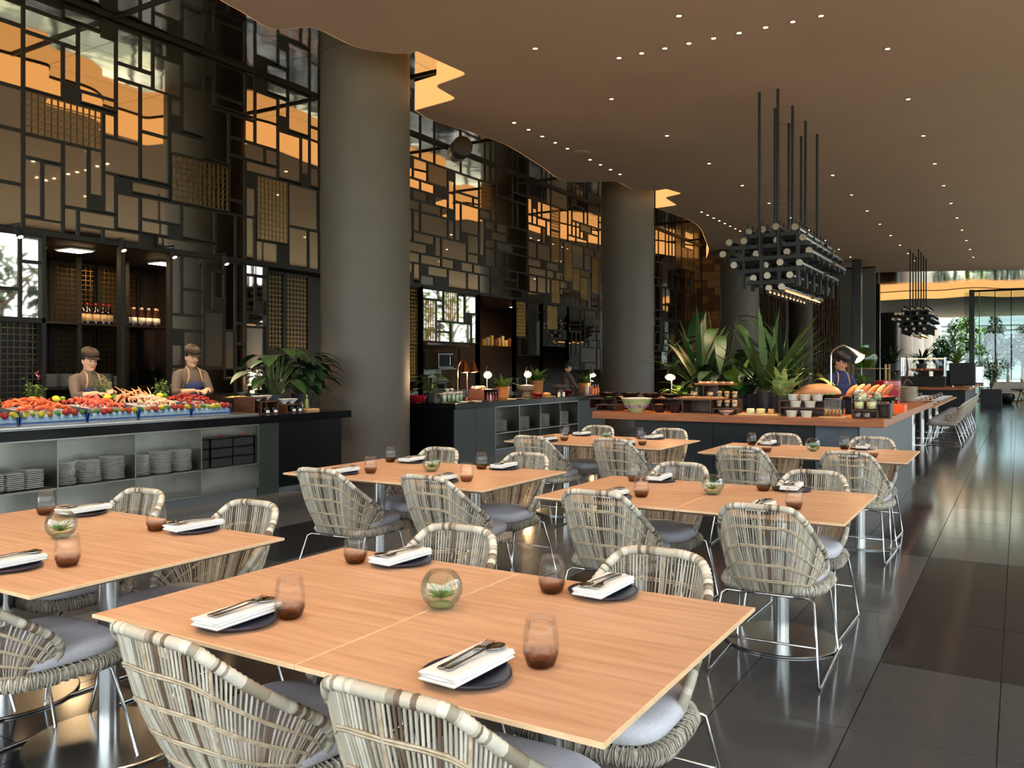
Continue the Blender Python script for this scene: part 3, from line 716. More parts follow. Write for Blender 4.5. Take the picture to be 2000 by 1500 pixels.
def make_tumbler():
    b=MB(); pr=[(0,.004),(.024,.004),(.034,.016),(.0405,.04),(.0415,.055),(.039,.085),(.034,.115)]
    o=[(.001,0),(.024,0),(.033,.006),(.042,.03),(.0435,.052),(.041,.086),(.0355,.116)]
    b.lathe(o+list(reversed(pr)),40); return b.mesh('stemless_tumbler',M['tumbler'],True)
tumbler_me=make_tumbler()
vase0=None
def make_vase():
    r=empty('globe_vase'); b=MB(); n=14; pr=[]
    for i in range(n+1):
        t=-PI/2+.32+(PI-.32-.62)*i/n; pr.append((.062*math.cos(t),.06+.062*math.sin(t)))
    inn=[(max(0,a-.0025),z+(.002 if i==0 else 0)) for i,(a,z) in enumerate(pr)]
    b.lathe([(0,pr[0][1])]+pr+list(reversed(inn))+[(0,inn[0][1])],36); b.build('bowl',M['clear'],r,smooth=True)
    g=MB(); rr=random.Random(8)
    for i in range(44):
        a=rr.uniform(0,6.28); e=rr.uniform(.2,1.3); L=rr.uniform(.04,.085); d=Vector((math.cos(a)*math.cos(e),math.sin(a)*math.cos(e),math.sin(e)))
        p=Vector((0,0,.03)); q=[p,p+d*L*.5,p+d*L+Vector((0,0,-.008))]
        q=[Vector((v.x*min(1,.046/max(.001,math.hypot(v.x,v.y))),v.y*min(1,.046/max(.001,math.hypot(v.x,v.y))),v.z)) for v in q]
        g.tube(q,[.0018,.0014,.0005],4)
    g.build('air_plant',M['lightgreen'],r,smooth=True)
    s=MB(); s.ell((0,0,.012),(.036,.036,.009),14,6); s.build('moss',mat('pale moss',(150,160,104),.9,var=.2,scale=80),r,smooth=True); return r
vase0=make_vase(); uv_=[False]
rs=random.Random(21)
SIDE={'n':'off-island side','f':'island side'}; HALF=['counter half','aisle half']
NEARV={(1,0):(.19,.12),(1,1):(.2,0),(2,0):(.2,.02),(2,1):(.19,.05),(3,0):(.14,.0),(3,1):(.11,0.03),(4,0):(.13,.12),(4,1):(.2,.1),(5,0):(.08,.05),(5,1):(.2,0),(6,0):(.2,0),(6,1):(.2,.0)}
for k,(tx,ty,rot,desc) in TABLES.items():
    c,s=math.cos(rot),math.sin(rot)
    W=lambda u,v,z=TH:(tx+c*u-s*v,ty+s*u+c*v,z)
    for h in (0,1):
        u=TWID*(.25+.5*h); dv=.03 if (k==6 and h==0) else 0
        place(half0,uh,W(u,TDEP/2+dv,0),rot,'%s of the oak pedestal %s'%(HALF[h],desc),'table','pairs of pedestal dining tables')
        for side in 'nf':
            at_=', %s, %s of the %s'%(SIDE[side],HALF[h],desc)
            v,du=NEARV[(k,h)] if side=='n' else (TDEP-.18+rs.uniform(-.0,.03),rs.uniform(-.02,.03)); rz=rot+(0 if side=='n' else PI)+rs.uniform(-.05,.05)
            place(chair0,used_chair,W(u+du,v,0),rz,'wicker chair'+at_,'chair','wicker dining chairs')
            pu,pv=(u-.01,.155) if side=='n' else (u-.04,TDEP-.1)
            if k==1 and side=='n' and h==0: pu=u+.03
            if k==6 and side=='n' and h==1: pu=u-.02
            pz=rs.uniform(-.1,.1); L=W(pu,pv,TH+.0005)
            o=link('side_plate',plate_me,None,L,(0,0,rs.uniform(0,6.28))); tag(o,'navy plate'+at_,'plate','navy side plates')
            nr=rot+pz*.8; L=(L[0],L[1],L[2]+.0045)
            o=link('folded_napkin',napkin_me,None,L,(0,0,nr)); tag(o,'folded napkin'+at_,'napkin','folded napkins')
            for me,dx,nm in ((fork_me,-.014,'fork'),(spoon_me,.013,'spoon')):
                q=Vector(L)+Matrix.Rotation(nr,3,'Z')@Vector((dx*(1 if side=='n' else -1),.012 if side=='n' else -.012,-.001))
                o=link('table_'+nm,me,None,q,(0,0,nr+(0 if side=='n' else PI)+(.04 if nm=='fork' else -.03))); tag(o,'steel '+nm+at_,nm,'table %ss'%nm)
            gu,gv=(u+.115,.275) if side=='n' else (u-.175,TDEP-.19)
            o=link('stemless_tumbler',tumbler_me,None,W(gu+rs.uniform(-.015,.015),gv+rs.uniform(-.02,.02)),(0,0,rs.uniform(0,6))); tag(o,'smoky tumbler'+at_,'glass','smoky tumblers')
    place(vase0,uv_,W(.825,.565),rs.uniform(0,6),'round glass globe vase with a green sprig on the %s'%desc,'vase','globe vases')
# ================================================================ COUNTERS
CX=-7.35; CZ=.905
def counter(name,label,y0,y1,div,body_segments,topy1,depth=1.35):
    r=empty(name,(CX,y0,0),0,label,'counter')
    def P(nm,m,x0,x1,ya,yb,z0,z1,bev=0,par=None):
        b=MB(); b.box(x0-CX,x1-CX,ya-y0,yb-y0,z0,z1,bev); return b.build(nm,M[m],par or r)
    P('worktop','granite',CX-depth,CX+.02,y0,topy1,CZ-.09,CZ,.004)
    P('plinth','greygranite',CX-depth+.05,CX-.03,y0+.02,y1-.02,0,.1)
    n0,n1=div[0],div[-1]; back=CX-.42
    P('niche_back','steel',back-.01,back,n0,n1,.1,CZ-.09); P('niche_floor','steel',back,CX,n0,n1,.1,.112); P('niche_shelf','steel',back,CX,n0,n1,.361,.373)
    P('niche_ceiling','steel',back,CX,n0,n1,CZ-.105,CZ-.09)
    for y in div: P('divider','steel',back,CX,y-.006,y+.006,.112,CZ-.1)
    P('counter_core','matteblack',CX-depth+.04,back-.012,y0+.02,y1-.02,.1,CZ-.09)
    for (ya,yb,m) in body_segments:
        P('front_panel',m,CX-.43,CX-.004,ya+.002,yb-.002,.0 if m!='black' else .06,CZ-.09)
    return r,P
c1,P1c=counter('seafood_counter','long black granite seafood counter with steel plate niches',2.6,8.0,[2.77,3.54,4.31,5.08,5.85,6.62],[(6.62,6.93,'greenstone'),(6.93,7.5,'black'),(7.5,7.98,'black')],8.14)
P1c('steel_ledge','chrome',-8.55,-7.45,2.6,6.72,CZ,.93,.004)
c2,P2c=counter('hot_food_counter','black granite hot food counter with plate niches between two columns',10.46,15.9,[11.63,12.39,13.13,13.89,14.64],[(10.46,11.05,'greenstone'),(11.05,11.63,'greenstone'),(14.64,15.9,'greenstone')],15.9)
P2c('end_panel','black',CX-1.33,CX-.02,10.447,10.459,.0,CZ-.09)
# --- stacks of plates in the niches
def plate_mesh(r,h,square=False):
    b=MB()
    if square:
        ring=lambda e,z:[(sx*e,sy*e,z) for sx,sy in ((-1,-1),(1,-1),(1,1),(-1,1))]
        b.loft([ring(r*.55,0),ring(r*.6,.002),ring(r*.97,h*.75),ring(r,h),ring(r*.96,h),ring(r*.55,.005)])
    else: b.lathe([(r*.55,0),(r*.6,.002),(r*.98,h*.8),(r,h),(r*.97,h),(r*.6,.005),(0,.004)],28)
    me=b.mesh('plate',M['porcelain'],True); autosmooth(me,.7); return me
pl_round=plate_mesh(.115,.017); pl_sq=plate_mesh(.075,.02,True)
ORD=['bottom','second','third','fourth','fifth','sixth','seventh','eighth','ninth','tenth','eleventh','twelfth','thirteenth','fourteenth','fifteenth','sixteenth']
SN={}
def stack(y,n,me,pitch,label,grp,x=-7.5,z=.373):
    p=Vector((x,y,z)); px=y*37
    q=random.Random(int(px*7))
    for i in range(n):
        if i==0: SN[grp]=SN.get(grp,0)+1
        o=link('plate',me,None,(p.x+q.uniform(-.004,.004),p.y+q.uniform(-.004,.004),z+.0005+i*pitch),(0,0,q.uniform(0,.1))); tag(o,'%s plate of the %s stack, %s'%(ORD[i],['first','second','third','fourth'][SN[grp]-1],label),'plate',grp)
for y,n in ((3.64,9),(3.81,9),(3.98,9),(4.15,10)): stack(y,n,pl_sq,.0165,'square white plates in the seafood counter niche','square plates below the seafood')
for y,n in ((4.44,13),(4.685,13),(4.93,14)): stack(y,n,pl_round,.0155,'round white plates beside the square plates','round plates beside the square plates')
for y,n in ((5.21,13),(5.455,14),(5.70,14)): stack(y,n,pl_round,.0155,'round white plates beside the black boxes','round plates beside the black boxes')
for k,(px,n) in enumerate(((11.77,12),(12.02,12),(12.53,13),(12.78,13),(13.27,14),(13.52,14),(14.03,15),(14.28,15))):
    lab=['left niche','second niche','third niche','last niche'][k//2]
    lab={'left niche':'hot counter niche nearest the seafood counter','second niche':'hot counter niche second from the seafood','third niche':'hot counter niche third from the seafood','last niche':'hot counter niche farthest from the seafood'}[lab]
    stack(px,n,pl_round,.0165,'white plates, '+lab,'plates in the '+lab)
# black storage boxes
bx_=MB(); bx_.box(-.12,.12,-.14,.14,0,.09,.006); bxm=bx_.mesh('body',M['matteblack'],False)
lidb=MB(); lidb.box(-.123,.123,-.143,.143,.0905,.103,.003); lidm=lidb.mesh('lid',M['black'],False)
kn=MB(); kn.tube([(.0,-.03,.106),(.02,-.01,.128),(-.01,.02,.123),(.01,.035,.108)],.007,6); knm=kn.mesh('red_tie',mat('red cord',(170,30,40),.7),True)
for j in range(3):
    for i,y in enumerate((5.93,6.165,6.462)):
        r=empty('bento_box',(-7.53,y,.374+j*.1035),0,['black lacquer box, %s of its stack, in the niche next to the round plates','black lacquer box, %s of the middle stack in the counter niche','black lacquer box, %s of the stack next to the green stone panel'][i]%['bottom','middle','top'][j],'box','black lacquer boxes')
        sc=(1,.44 if i==0 else 1.0,1); link('body',bxm,r,scale=sc); link('lid',lidm,r,scale=sc)
        if j==2: link('red_tie',knm,r,(.06,.05*(i-1),0))
# ================================================================ SEAFOOD DISPLAY
TY=[3.56,4.21,4.865,5.42,6.067,6.61]
FX=-7.8; TB=-8.5
FR={}
def fruit(nm,rgb,r,stretch=1.0,rgb2=None):
    b=MB(); b.ell((0,0,0),(r,r*stretch,r*.95),14,10); 
    if nm=='lemon': b.ell((0,r*stretch*.95,0),(r*.3,r*.25,r*.3),8,6)
    root=b.mesh(nm,mat(nm+' skin',rgb,.35,bump=.1,bscale=120,var=.06,scale=20),True)
    s=MB(); s.lathe([(0,.003),(r*.18,.001),(r*.1,-.002)],6); st=s.mesh('stem_end',M['stem'],True); FR[nm]=(root,st,r)
fruit('lemon',(244,206,50),.034,1.18); fruit('tomato',(214,44,34),.036,1.08); fruit('lime',(96,148,50),.027,1.1); fruit('orange',(240,140,40),.031); fruit('small_lemon',(232,214,80),.028,1.1)
def put_fruit(nm,loc,label,grp,q):
    me,st,r=FR[nm]; e=empty(nm if nm!='small_lemon' else 'lemon',loc,q.uniform(0,6),label,'fruit' if nm!='tomato' else 'tomato',grp); e.rotation_euler=(q.uniform(-.4,.4),q.uniform(-.4,.4),q.uniform(0,6))
    link('peel',me,e); link('stem_end',st,e,(0,0,r*.93))
def tube_me(name,pts,rad,m,n=6): 
    b=MB(); b.tube(pts,rad,n); return b.mesh(name,m,True)
def sea_material(nm,a,b): return mat(nm,a,.4,0,.5,rgb2=b,scale=25)
ORR=sea_material('cooked crayfish shell',(214,72,38),(236,128,70)); RED=sea_material('red shrimp shell',(226,66,48),(246,124,92)); PINK=sea_material('peeled prawn',(250,216,184),(236,160,118)); CRAB=sea_material('crab leg shell',(228,108,52),(250,190,140)); CLAM=sea_material('dark red clam',(126,28,24),(176,54,40))
def crayfish():
    b=MB(); 
    P=spline([(0,-.045,0),(0,-.01,.012),(0,.025,.008),(0,.05,-.006),(0,.062,-.02)],9); b.tube(P,[.006,.014,.016,.0155,.013,.012,.0105,.008,.003],7)
    for s in (-1,1):
        b.tube([(s*.012,-.02,0),(s*.03,-.045,.004),(s*.02,-.07,.002)],[.004,.006,.002],5); b.tube([(s*.004,-.045,.01),(s*.02,-.09,.02)],[.0012,.0006],3)
    return b.mesh('crayfish',ORR,True)
def shrimp(m,nm,sc=1.0):
    b=MB(); P=[(0,math.sin(t)*.034*sc,math.cos(t)*.026*sc-.01) for t in [(-1.5+3.3*i/9) for i in range(10)]]
    b.tube(P,[.005*sc,.010*sc,.0115*sc,.0115*sc,.0105*sc,.0095*sc,.0085*sc,.007*sc,.005*sc,.003*sc],7); e=Vector(P[-1])
    for s in (-1,1): b.leaf(e,(s*.4,.2,-1),.016*sc,.01*sc,.0,2)
    return b.mesh(nm,m,True)
def crableg():
    b=MB(); b.tube([(0,-.13,0),(0,-.06,.018),(.004,0,.02),(.004,.08,.004),(.0,.15,-.012)],[.011,.0125,.009,.0075,.002],7); return b.mesh('crab_leg',CRAB,True)
def clam():
    b=MB(); b.ell((0,0,0),(.024,.03,.011),12,6); b.ell((0,.004,.006),(.022,.026,.008),12,6); return b.mesh('clam',CLAM,True)
CF,SH,PR,CL,CM=crayfish(),shrimp(RED,'red_shrimp',1.15),shrimp(PINK,'peeled_prawn',1.0),crableg(),clam()
oy=MB(); oy.lathe([(0,.004),(.028,.008),(.036,.016),(.034,.018),(.02,.012),(0,.01)],14,sx=.8,wob=lambda a:.12*math.sin(5*a)); OY=oy.mesh('oyster',mat('oyster shell',(206,200,188),.4,rgb2=(150,146,138),scale=40),True)
CONT=[('oyster','oyster shell on the ice of the tray beside the herb bunches',[(OY,'oyster','shellfish','opened oyster on crushed ice in the seafood tray farthest from the column',46)]),
 ('crayfish','',[(CF,'crayfish','shellfish','orange red cooked crayfish heaped in the tray beside the oysters',66)]),
 ('shrimp','',[(SH,'red_shrimp','shellfish','bright red whole shrimp heaped in front of the first chef',74)]),
 ('crab','',[(CL,'crab_leg','shellfish','orange crab leg leaning behind the peeled prawns',22),(PR,'peeled_prawn','shellfish','pale pink peeled prawn heaped before the crab legs',70)]),
 ('clam','',[(CM,'clam','shellfish','dark red clam heaped in front of the second chef',84)])]
TLAB=['clear acrylic ice tray of oysters','clear acrylic ice tray of orange crayfish','clear acrylic ice tray of red shrimp','clear acrylic ice tray of prawns and crab legs','clear acrylic ice tray of dark red clams']
for i in range(5):
    q=random.Random(40+i); y0,y1=TY[i]+.012,TY[i+1]-.012; cy=(y0+y1)/2; zb=.931
    r=empty('seafood_tray',(FX,cy,zb),0,TLAB[i]+' on the steel ledge','tray','acrylic seafood trays'); h=(y1-y0)/2; d=TB-FX
    def quad(nm,pts,m,par=r,th=None):
        b=MB(); b.add(pts,[tuple(range(len(pts)))]); me=b.mesh(nm,m,False); me=bake(me,[('SOLIDIFY',dict(thickness=.007))],nm); return link(nm,me,par)
    quad('front_panel',[(0,-h,0),(0,h,0),(.035,h,.11),(.035,-h,.11)],M['acrylic'])
    quad('back_panel',[(d,-h,0),(d,h,0),(d,h,.165),(d,-h,.165)],M['acrylic'])
    for s in (-1,1): quad('side_panel',[(0,s*h,0),(.035,s*h,.11),(d*.9,s*h,.165),(d,s*h,.165),(d,s*h,0)],M['acrylic'])
    b=MB(); b.box(d,0,-h,h,-.001,.006); b.build('tray_floor',M['acrylic'],r)
    b=MB(); b.box(-.002,.006,-h,h,.0,.008); 
    for s in (-1,1): b.tube([(.004,s*h,.004),(.038,s*h,.112)],.005,4)
    b.build('edge_trim',M['blueedge'],r)
    rows=[]
    for a in range(15):
        t=a/14; rows.append([(d*t*.97-.012 if a else .004,-h*.97+2*h*.97*k/22,.012+.062+.055*t*(1.0)+.025*math.sin(PI*min(1,t*1.1))*math.sin(PI*k/22)**.5+q.uniform(-.007,.007)) for k in range(23)])
    rows=[[(x,y,.012) for (x,y,z) in rows[0]]]+rows
    b=MB(); b.grid(rows); ib=b.build('crushed_ice',M['ice'],None,(FX,cy,zb),smooth=True); tag(ib,'crushed ice filling the '+TLAB[i],'ice'); ib['kind']='stuff'
    # fruit along the front glass
    kinds=['tomato','lemon','tomato','lime','orange','lemon','lime','tomato','orange','small_lemon']; q.shuffle(kinds); n=8
    for k in range(n):
        y=cy-h*.9+2*h*.9*k/(n-1); nm=kinds[k]; put_fruit(nm,(FX+.018-.03,y,zb+.082+q.uniform(-.006,.008)),'%s on the ice behind the front of the %s'%({'small_lemon':'yellow lemon','lemon':'yellow lemon','tomato':'red tomato','lime':'green lime','orange':'small orange'}[nm],TLAB[i].replace('clear acrylic ice ','')),'%s row in the %s'%(nm.replace('small_',''),TLAB[i].replace('clear acrylic ice ','')),q)
    for me,nm,cat_,lab,cnt in CONT[i][2]:
        for k in range(cnt):
            u,v=q.uniform(-.84,.84),q.uniform(.0,1)
            if nm=='peeled_prawn': u=q.uniform(-.5,.82); v=q.uniform(0,.75)
            if nm=='crab_leg': u=q.uniform(-.8,.8); v=q.uniform(.55,1)
            m_=max(0,(1-abs(u)**2.5))*math.sin(PI*(.12+.82*v))
            layer=(k/cnt)
            x=FX-.10-.5*v; z=zb+.085+.055*(.1+v)+.012+m_*.085*(.35+.65*layer)
            if nm=='crab_leg': x=FX-.42-.16*v; z+=.03
            o=link(nm,me,None,(x,cy+u*h*.9*(1-.15*layer),z),(q.uniform(-.5,.5)+(.45 if nm=='crab_leg' else 0),q.uniform(-.5,.5),q.uniform(0,6.28) if nm not in('red_shrimp','crab_leg') else q.gauss(1.2,.5)))
            tag(o,lab,cat_,nm.replace('_',' ')+' pile')
    for s,nm in ((-1,'lemon'),(-.72,'lime')) if i else ():
        put_fruit(nm,(FX-.58,cy+s*h*.93,zb+.2),'%s resting on the back corner of the %s'%('yellow lemon' if nm=='lemon' else 'green lime',TLAB[i].replace('clear acrylic ice ','')),'back corner %s'%nm,q)
# herb bunches between the trays
for i,y in enumerate((4.06,4.80,5.55,6.28)):
    q=random.Random(80+i); r=empty('herb_bunch',(-8.62,y,CZ),0,['leafy green herb bunch behind the oyster tray','herb bunch with pink flower between oysters and first chef','leafy herb bunch in the hands of the first chef','leafy herb bunch between the two chefs'][i],'herbs','herb bunches on the counter')
    v=MB(); v.lathe([(0,0),(.045,0),(.05,.13),(.046,.135),(.042,.02),(0,.015)],16); v.build('jar',M['clear'],r,smooth=True)
    st=MB(); lf=MB()
    for k in range(16):
        a=q.uniform(0,6.28); e=q.uniform(.02,.13); P=[Vector((0,0,.03)),Vector((math.cos(a)*e*.4,math.sin(a)*e*.4,.2)),Vector((math.cos(a)*e,math.sin(a)*e,.3+q.uniform(0,.14)))]
        st.tube(P,.0025,4)
        for m_ in range(7):
            p=P[1].lerp(P[2],m_/6); b2=q.uniform(0,6.28); lf.leaf(p,(math.cos(b2),math.sin(b2),q.uniform(-.2,.6)),q.uniform(.04,.07),.025,.4,3)
    st.build('stems',M['stem'],r); tag(lf.build('leaves',M['lightgreen'],r,smooth=True),kind='stuff')
    if i==1:
        f=MB()
        for k in range(7): f.leaf((0.02,.03,.42+k*.012),(math.cos(k),math.sin(k),.8),.05,.02,.2,3)
        f.build('pink_flower',mat('pink petal',(226,120,140),.6),r,smooth=True)
# ================================================================ small things builders
def lathe_thing(name,prof,m,loc,label,cat,grp=None,n=28,sx=1,sy=1,parts=(),rz=0):
    r=empty(name,loc,rz,label,cat,grp); b=MB(); b.lathe(prof,n,sx=sx,sy=sy); b.build('body',m,r,auto=.7)
    for nm,pr,mm in parts: b=MB(); b.lathe(pr,n,sx=sx,sy=sy); b.build(nm,mm,r,auto=.7)
    return r
def bowl(loc,R,H,m,label,cat='bowl',grp=None,fill=None,foot=.45,rz=0,crumbs=None,flare=1):
    pr=[(0,.004),(R*foot,0),(R*foot,.008),(R*(foot+.25),H*.3),(R*.93,H*.75),(R,H),(R*.96,H),(R*.87,H*.72),(R*(foot+.15),H*.3),(0,H*.16)]
    if flare==2: pr=[(0,.004),(R*.3,0),(R*.32,.008),(R*.6,H*.45),(R,H),(R*.96,H),(R*.55,H*.45),(0,H*.2)]
    r=lathe_thing('bowl',pr,m,loc,label,cat,grp,32,rz=rz)
    if fill:
        q=random.Random(int(loc[0]*997+loc[1]*131)); b=MB(); b.lathe([(R*.86,H*.74),(R*.6,H*.92),(R*.3,H*1.02),(0,H*1.05)],20); b.build('food',fill,r,smooth=True)
        c=MB()
        for k in range(26):
            a=q.uniform(0,6.28); e=math.sqrt(q.random())*R*.75; s=R*q.uniform(.05,.11); c.ell((math.cos(a)*e,math.sin(a)*e,H*(1.04-.28*(e/R)**2)),(s,s*1.2,s*.7),6,4)
        tag(c.build('morsels',fill,r,smooth=True),kind='stuff')
    return r
def jar(loc,R,H,label,content,grp,lid=None,cat='jar'):
    r=empty('glass_jar',loc,0,label,cat,grp); b=MB(); b.lathe([(0,0),(R*.92,0),(R,.008),(R,H*.78),(R*.86,H*.88),(R*.86,H),(R*.8,H),(R*.8,H*.87),(R*.93,H*.77),(R*.93,.012),(0,.01)],24); b.build('glass',M['clear'],r,smooth=True)
    if content: b=MB(); b.lathe([(0,.012),(R*.9,.012),(R*.9,H*.72),(R*.5,H*.78),(0,H*.8)],20); b.build('contents',content,r,smooth=True)
    if lid: b=MB(); b.lathe([(0,H+.02),(R*.5,H+.018),(R*.95,H+.012),(R*.95,H-.01),(R*.88,H-.01)],20); b.build('lid',lid,r,auto=.6)
    return r
def bottle(loc,R,H,label,body,cap,labelm,grp,neck=.3):
    r=empty('sauce_bottle',loc,0,label,'bottle',grp); b=MB(); b.lathe([(0,0),(R,.003),(R,H*.5),(R*.86,H*.62),(R*neck,H*.78),(R*neck,H*.93),(0,H*.93)],18); b.build('bottle_body',body,r,auto=.8)
    b=MB(); b.lathe([(R*neck*1.15,H*.9),(R*neck*1.2,H),(0,H)],14); b.build('cap',cap,r,auto=.6)
    if labelm: b=MB(); b.lathe([(R*1.015,H*.12),(R*1.015,H*.46)],18); b.build('paper_label',labelm,r,smooth=True)
    return r
def crate(loc,sx,sy,sz,label,m=None,grp=None,rz=0,open_=True,cat='box',t=.014):
    r=empty('wooden_crate',loc,rz,label,cat,grp); m=m or M['walnut']
    def q(nm,*a): b=MB(); b.box(*a,.002); b.build(nm,m,r)
    q('top_board',-sx/2,sx/2,-sy/2,sy/2,sz-t,sz); q('bottom_board',-sx/2,sx/2,-sy/2,sy/2,0,t)
    q('end_board',-sx/2,sx/2,-sy/2,-sy/2+t,t,sz-t); q('end_board',-sx/2,sx/2,sy/2-t,sy/2,t,sz-t); q('back_board',-sx/2,-sx/2+t,-sy/2+t,sy/2-t,t,sz-t)
    return r
def board(loc,sx,sy,sz,label,m,rz=0,cat='board'):
    b=MB(); b.box(-sx/2,sx/2,-sy/2,sy/2,0,sz,.004); return tag(b.build('serving_board',m,None,loc,(0,0,rz)),label,cat)
# bottles on the shelf in the opening
SX=-11.75
for k,px in enumerate((159,171,187,202,213)):
    p=atx(px,626,SX); bottle((SX,p.y,2.101),.058,.31,'dark soy sauce bottle with red cap and round cream label on the mesh shelf',mat('dark sauce',(34,16,12),.15,coat=.3),mat('red cap',(190,24,40),.4),mat('cream label',(228,200,150),.6,rgb2=(206,150,90),scale=14),'red capped soy bottles')
for k,px in enumerate((247,255,261,268,276,284,290,297,304,314)):
    p=atx(px,623,SX); bottle((SX-.1*(k%2),p.y,2.101),.05,.29,'squat brown sauce bottle with pale neck label on the mesh shelf',mat('brown sauce',(58,26,20),.2),mat('pale cap',(214,188,166),.5),mat('white neck label',(222,214,196),.6),'pale labelled brown bottles',neck=.45)
pl_y=plate_mesh(.12,.02)
for k,(px,n,nm) in enumerate(((98,10,'amber'),(130,10,'amber'),(202,10,'white'),(233,8,'white'))):
    p=atx(px,720,-11.8)
    for i in range(n): tag(link('plate',pl_y,None,(-11.8,p.y,1.171+i*.019)),'%s plate stacked on the lower mesh shelf behind the chefs'%('plain white' if nm=='white' else 'white warm lit'),'plate','shelf plates')
for k,px in enumerate((266,300)):
    p=atx(px,720,-11.8)
    for i in range(11):
        b=MB(); 
        if k==0 and i==0: b.lathe([(.08,0),(.115,.012),(.12,.02),(.112,.02),(.08,.006),(0,.005)],24); bl_me=b.mesh('black_plate',M['black'],True)
        tag(link('black_plate',bl_me,None,(-11.8,p.y,1.171+i*.024)),'black plate stacked on the lower mesh shelf behind the chefs','plate','black shelf plates')
# end of the seafood counter: crates, bowls, plants
FXX=-7.62
def on(px,py,z,x): p=atx(px,py,x); return (x,p.y,z)
BOWLW=M['porcelain']
q1=atx(490,812,FXX).y; q2=atx(545,812,FXX).y; q3=atx(590,806,FXX).y
crate((-7.75,6.86,CZ),.34,.2,.2,'tall walnut crate next to the clam tray'); 
crate((-7.72,(atx(503,810,-7.6).y+atx(544,810,-7.6).y)/2,CZ),.30,.27,.15,'open walnut crate with black labelled jars inside')
crate((-7.72,atx(573,806,-7.6).y,CZ),.28,.26,.10,'low open walnut crate under two white bowls')
yA=atx(523,808,-7.6).y; yB=atx(573,806,-7.6).y
for k,(y,x,z,lab) in enumerate(((yA-.06,-7.7,CZ+.151,'white flared bowl on the open walnut crate next to the clams'),(yA+.1,-7.74,CZ+.151,'white flared bowl on the open walnut crate farther from the clams'),(yB-.075,-7.68,CZ+.101,'white flared bowl on the low crate nearer the clams'),(yB+.07,-7.7,CZ+.101,'white flared bowl on the low crate nearer the green bottle'),(yB-.05,-7.98,CZ+.001,'white flared bowl behind the low crate'))):
    bowl((x,y,z),.078,.062,BOWLW,lab,flare=2,grp='white flared bowls')
for k,(y,zz) in enumerate(((yA-.05,0),(yA+.07,0),(yB-.04,0),(yB+.06,0))):
    r=empty('condiment_pot',(-7.585,y,CZ+.0145),0,'black lidded condiment pot with white card in the %s'%('open walnut crate' if k<2 else 'low walnut crate'),'pot','black condiment pots')
    b=MB(); b.lathe([(0,0),(.03,0),(.036,.03),(.034,.05),(0,.05)],18); b.build('pot_body',M['black'],r,auto=.6); b=MB(); b.lathe([(.037,.05),(.036,.058),(.01,.064),(0,.072)],18); b.build('lid',M['black'],r,auto=.6)
    b=MB(); b.box(.04,.043,-.025,.025,.0,.03); b.build('name_card',M['paperwhite'],r)
bowl((-8.05,atx(466,790,-8.05).y,CZ+.1),.2,.09,mat('dark woven bowl',(46,40,36),.5),'wide dark bowl piled with golden cheese cubes',fill=mat('golden cubes',(226,178,88),.5,rgb2=(240,206,130),scale=30))
crate((-8.05,atx(466,790,-8.05).y,CZ),.26,.26,.098,'walnut riser under the bowl of golden cubes')
for k,px in enumerate((472,494)): jar((-8.55,atx(px,770,-8.55).y,CZ),.055,.22,'tall clear jar of snacks %s'%['next to the steel frame','closer to the dark planter'][k],mat('snack layers',(178,120,84),.7,rgb2=(220,190,150),scale=18),'tall snack jars',lid=M['clear'])
board((-7.7,atx(612,800,-7.6).y,CZ),.2,.22,.03,'small pale wood tray holding the green sauce bottle',woodmat('pale wood',(206,172,120),(186,150,98),.5))
bottle((-7.66,atx(606,798,-7.6).y,CZ+.031),.024,.17,'green squeeze bottle with yellow tip on the pale tray',mat('green sauce',(128,140,46),.4),mat('yellow tip',(220,200,40),.4),None,None)
jar((-7.66,atx(596,800,-7.6).y,CZ+.031),.022,.07,'little clear jar beside the green squeeze bottle',mat('pale salt',(214,206,196),.6),None,lid=M['clear'])
# ---- plants
def pot_plant(loc,R,H,label,style,m,n,L,Wd,seed,potm=None,grp=None,taper=.8,droop=.5,stems=0):
    q=random.Random(seed); r=empty('potted_plant',loc,q.uniform(0,6),label,'plant',grp)
    b=MB(); b.lathe([(0,0),(R*taper,0),(R,H),(R*.92,H),(R*.9,H*.9),(0,H*.88)],28); b.build('pot',potm or M['pot'],r,auto=.6)
    b=MB(); b.lathe([(R*.9,H*.88),(0,H*.92)],18); b.build('soil',M['soil'],r)
    for k in range(n):
        a=2.4*k+q.uniform(-.3,.3); e=q.uniform(.25,1.25) if style!='fan' else q.uniform(.7,1.4); l=L*q.uniform(.65,1.1)
        d=Vector((math.cos(a)*math.cos(e),math.sin(a)*math.cos(e),math.sin(e)))
        if style=='bush':
            st=Vector((math.cos(a)*R*.3,math.sin(a)*R*.3,H*.9)); tip=st+Vector((math.cos(a)*l*.55*math.cos(e),math.sin(a)*l*.55*math.cos(e),l*math.sin(e)*1.1))
            b=MB(); b.tube([st,st.lerp(tip,.5)+Vector((0,0,.04*l)),tip],[.005,.004,.003],5)
            b.mi=1; b.leaf(tip,Vector((d.x,d.y,.15)),l*.75,Wd*q.uniform(.8,1.1),droop,6,wave=.004)
            lo=b.build('leaf',[M['stem'],m],r,smooth=True)
        else:
            b=MB(); b.leaf(Vector((math.cos(a)*R*.2,math.sin(a)*R*.2,H*.88)),d,l,Wd*q.uniform(.8,1.15),droop,8); b.build('leaf',m,r,smooth=True)
    return r
pot_plant((-8.25,atx(537,770,-8.25).y,CZ),.13,.2,'rubber plant with broad dark leaves in a charcoal pot on the seafood counter','bush',M['green'],24,.6,.2,1,taper=.85)
pot_plant((-8.35,atx(590,770,-8.35).y,CZ),.15,.2,'dense bushy green plant on the counter end against the column','bush',M['darkgreen'],70,.5,.13,2)
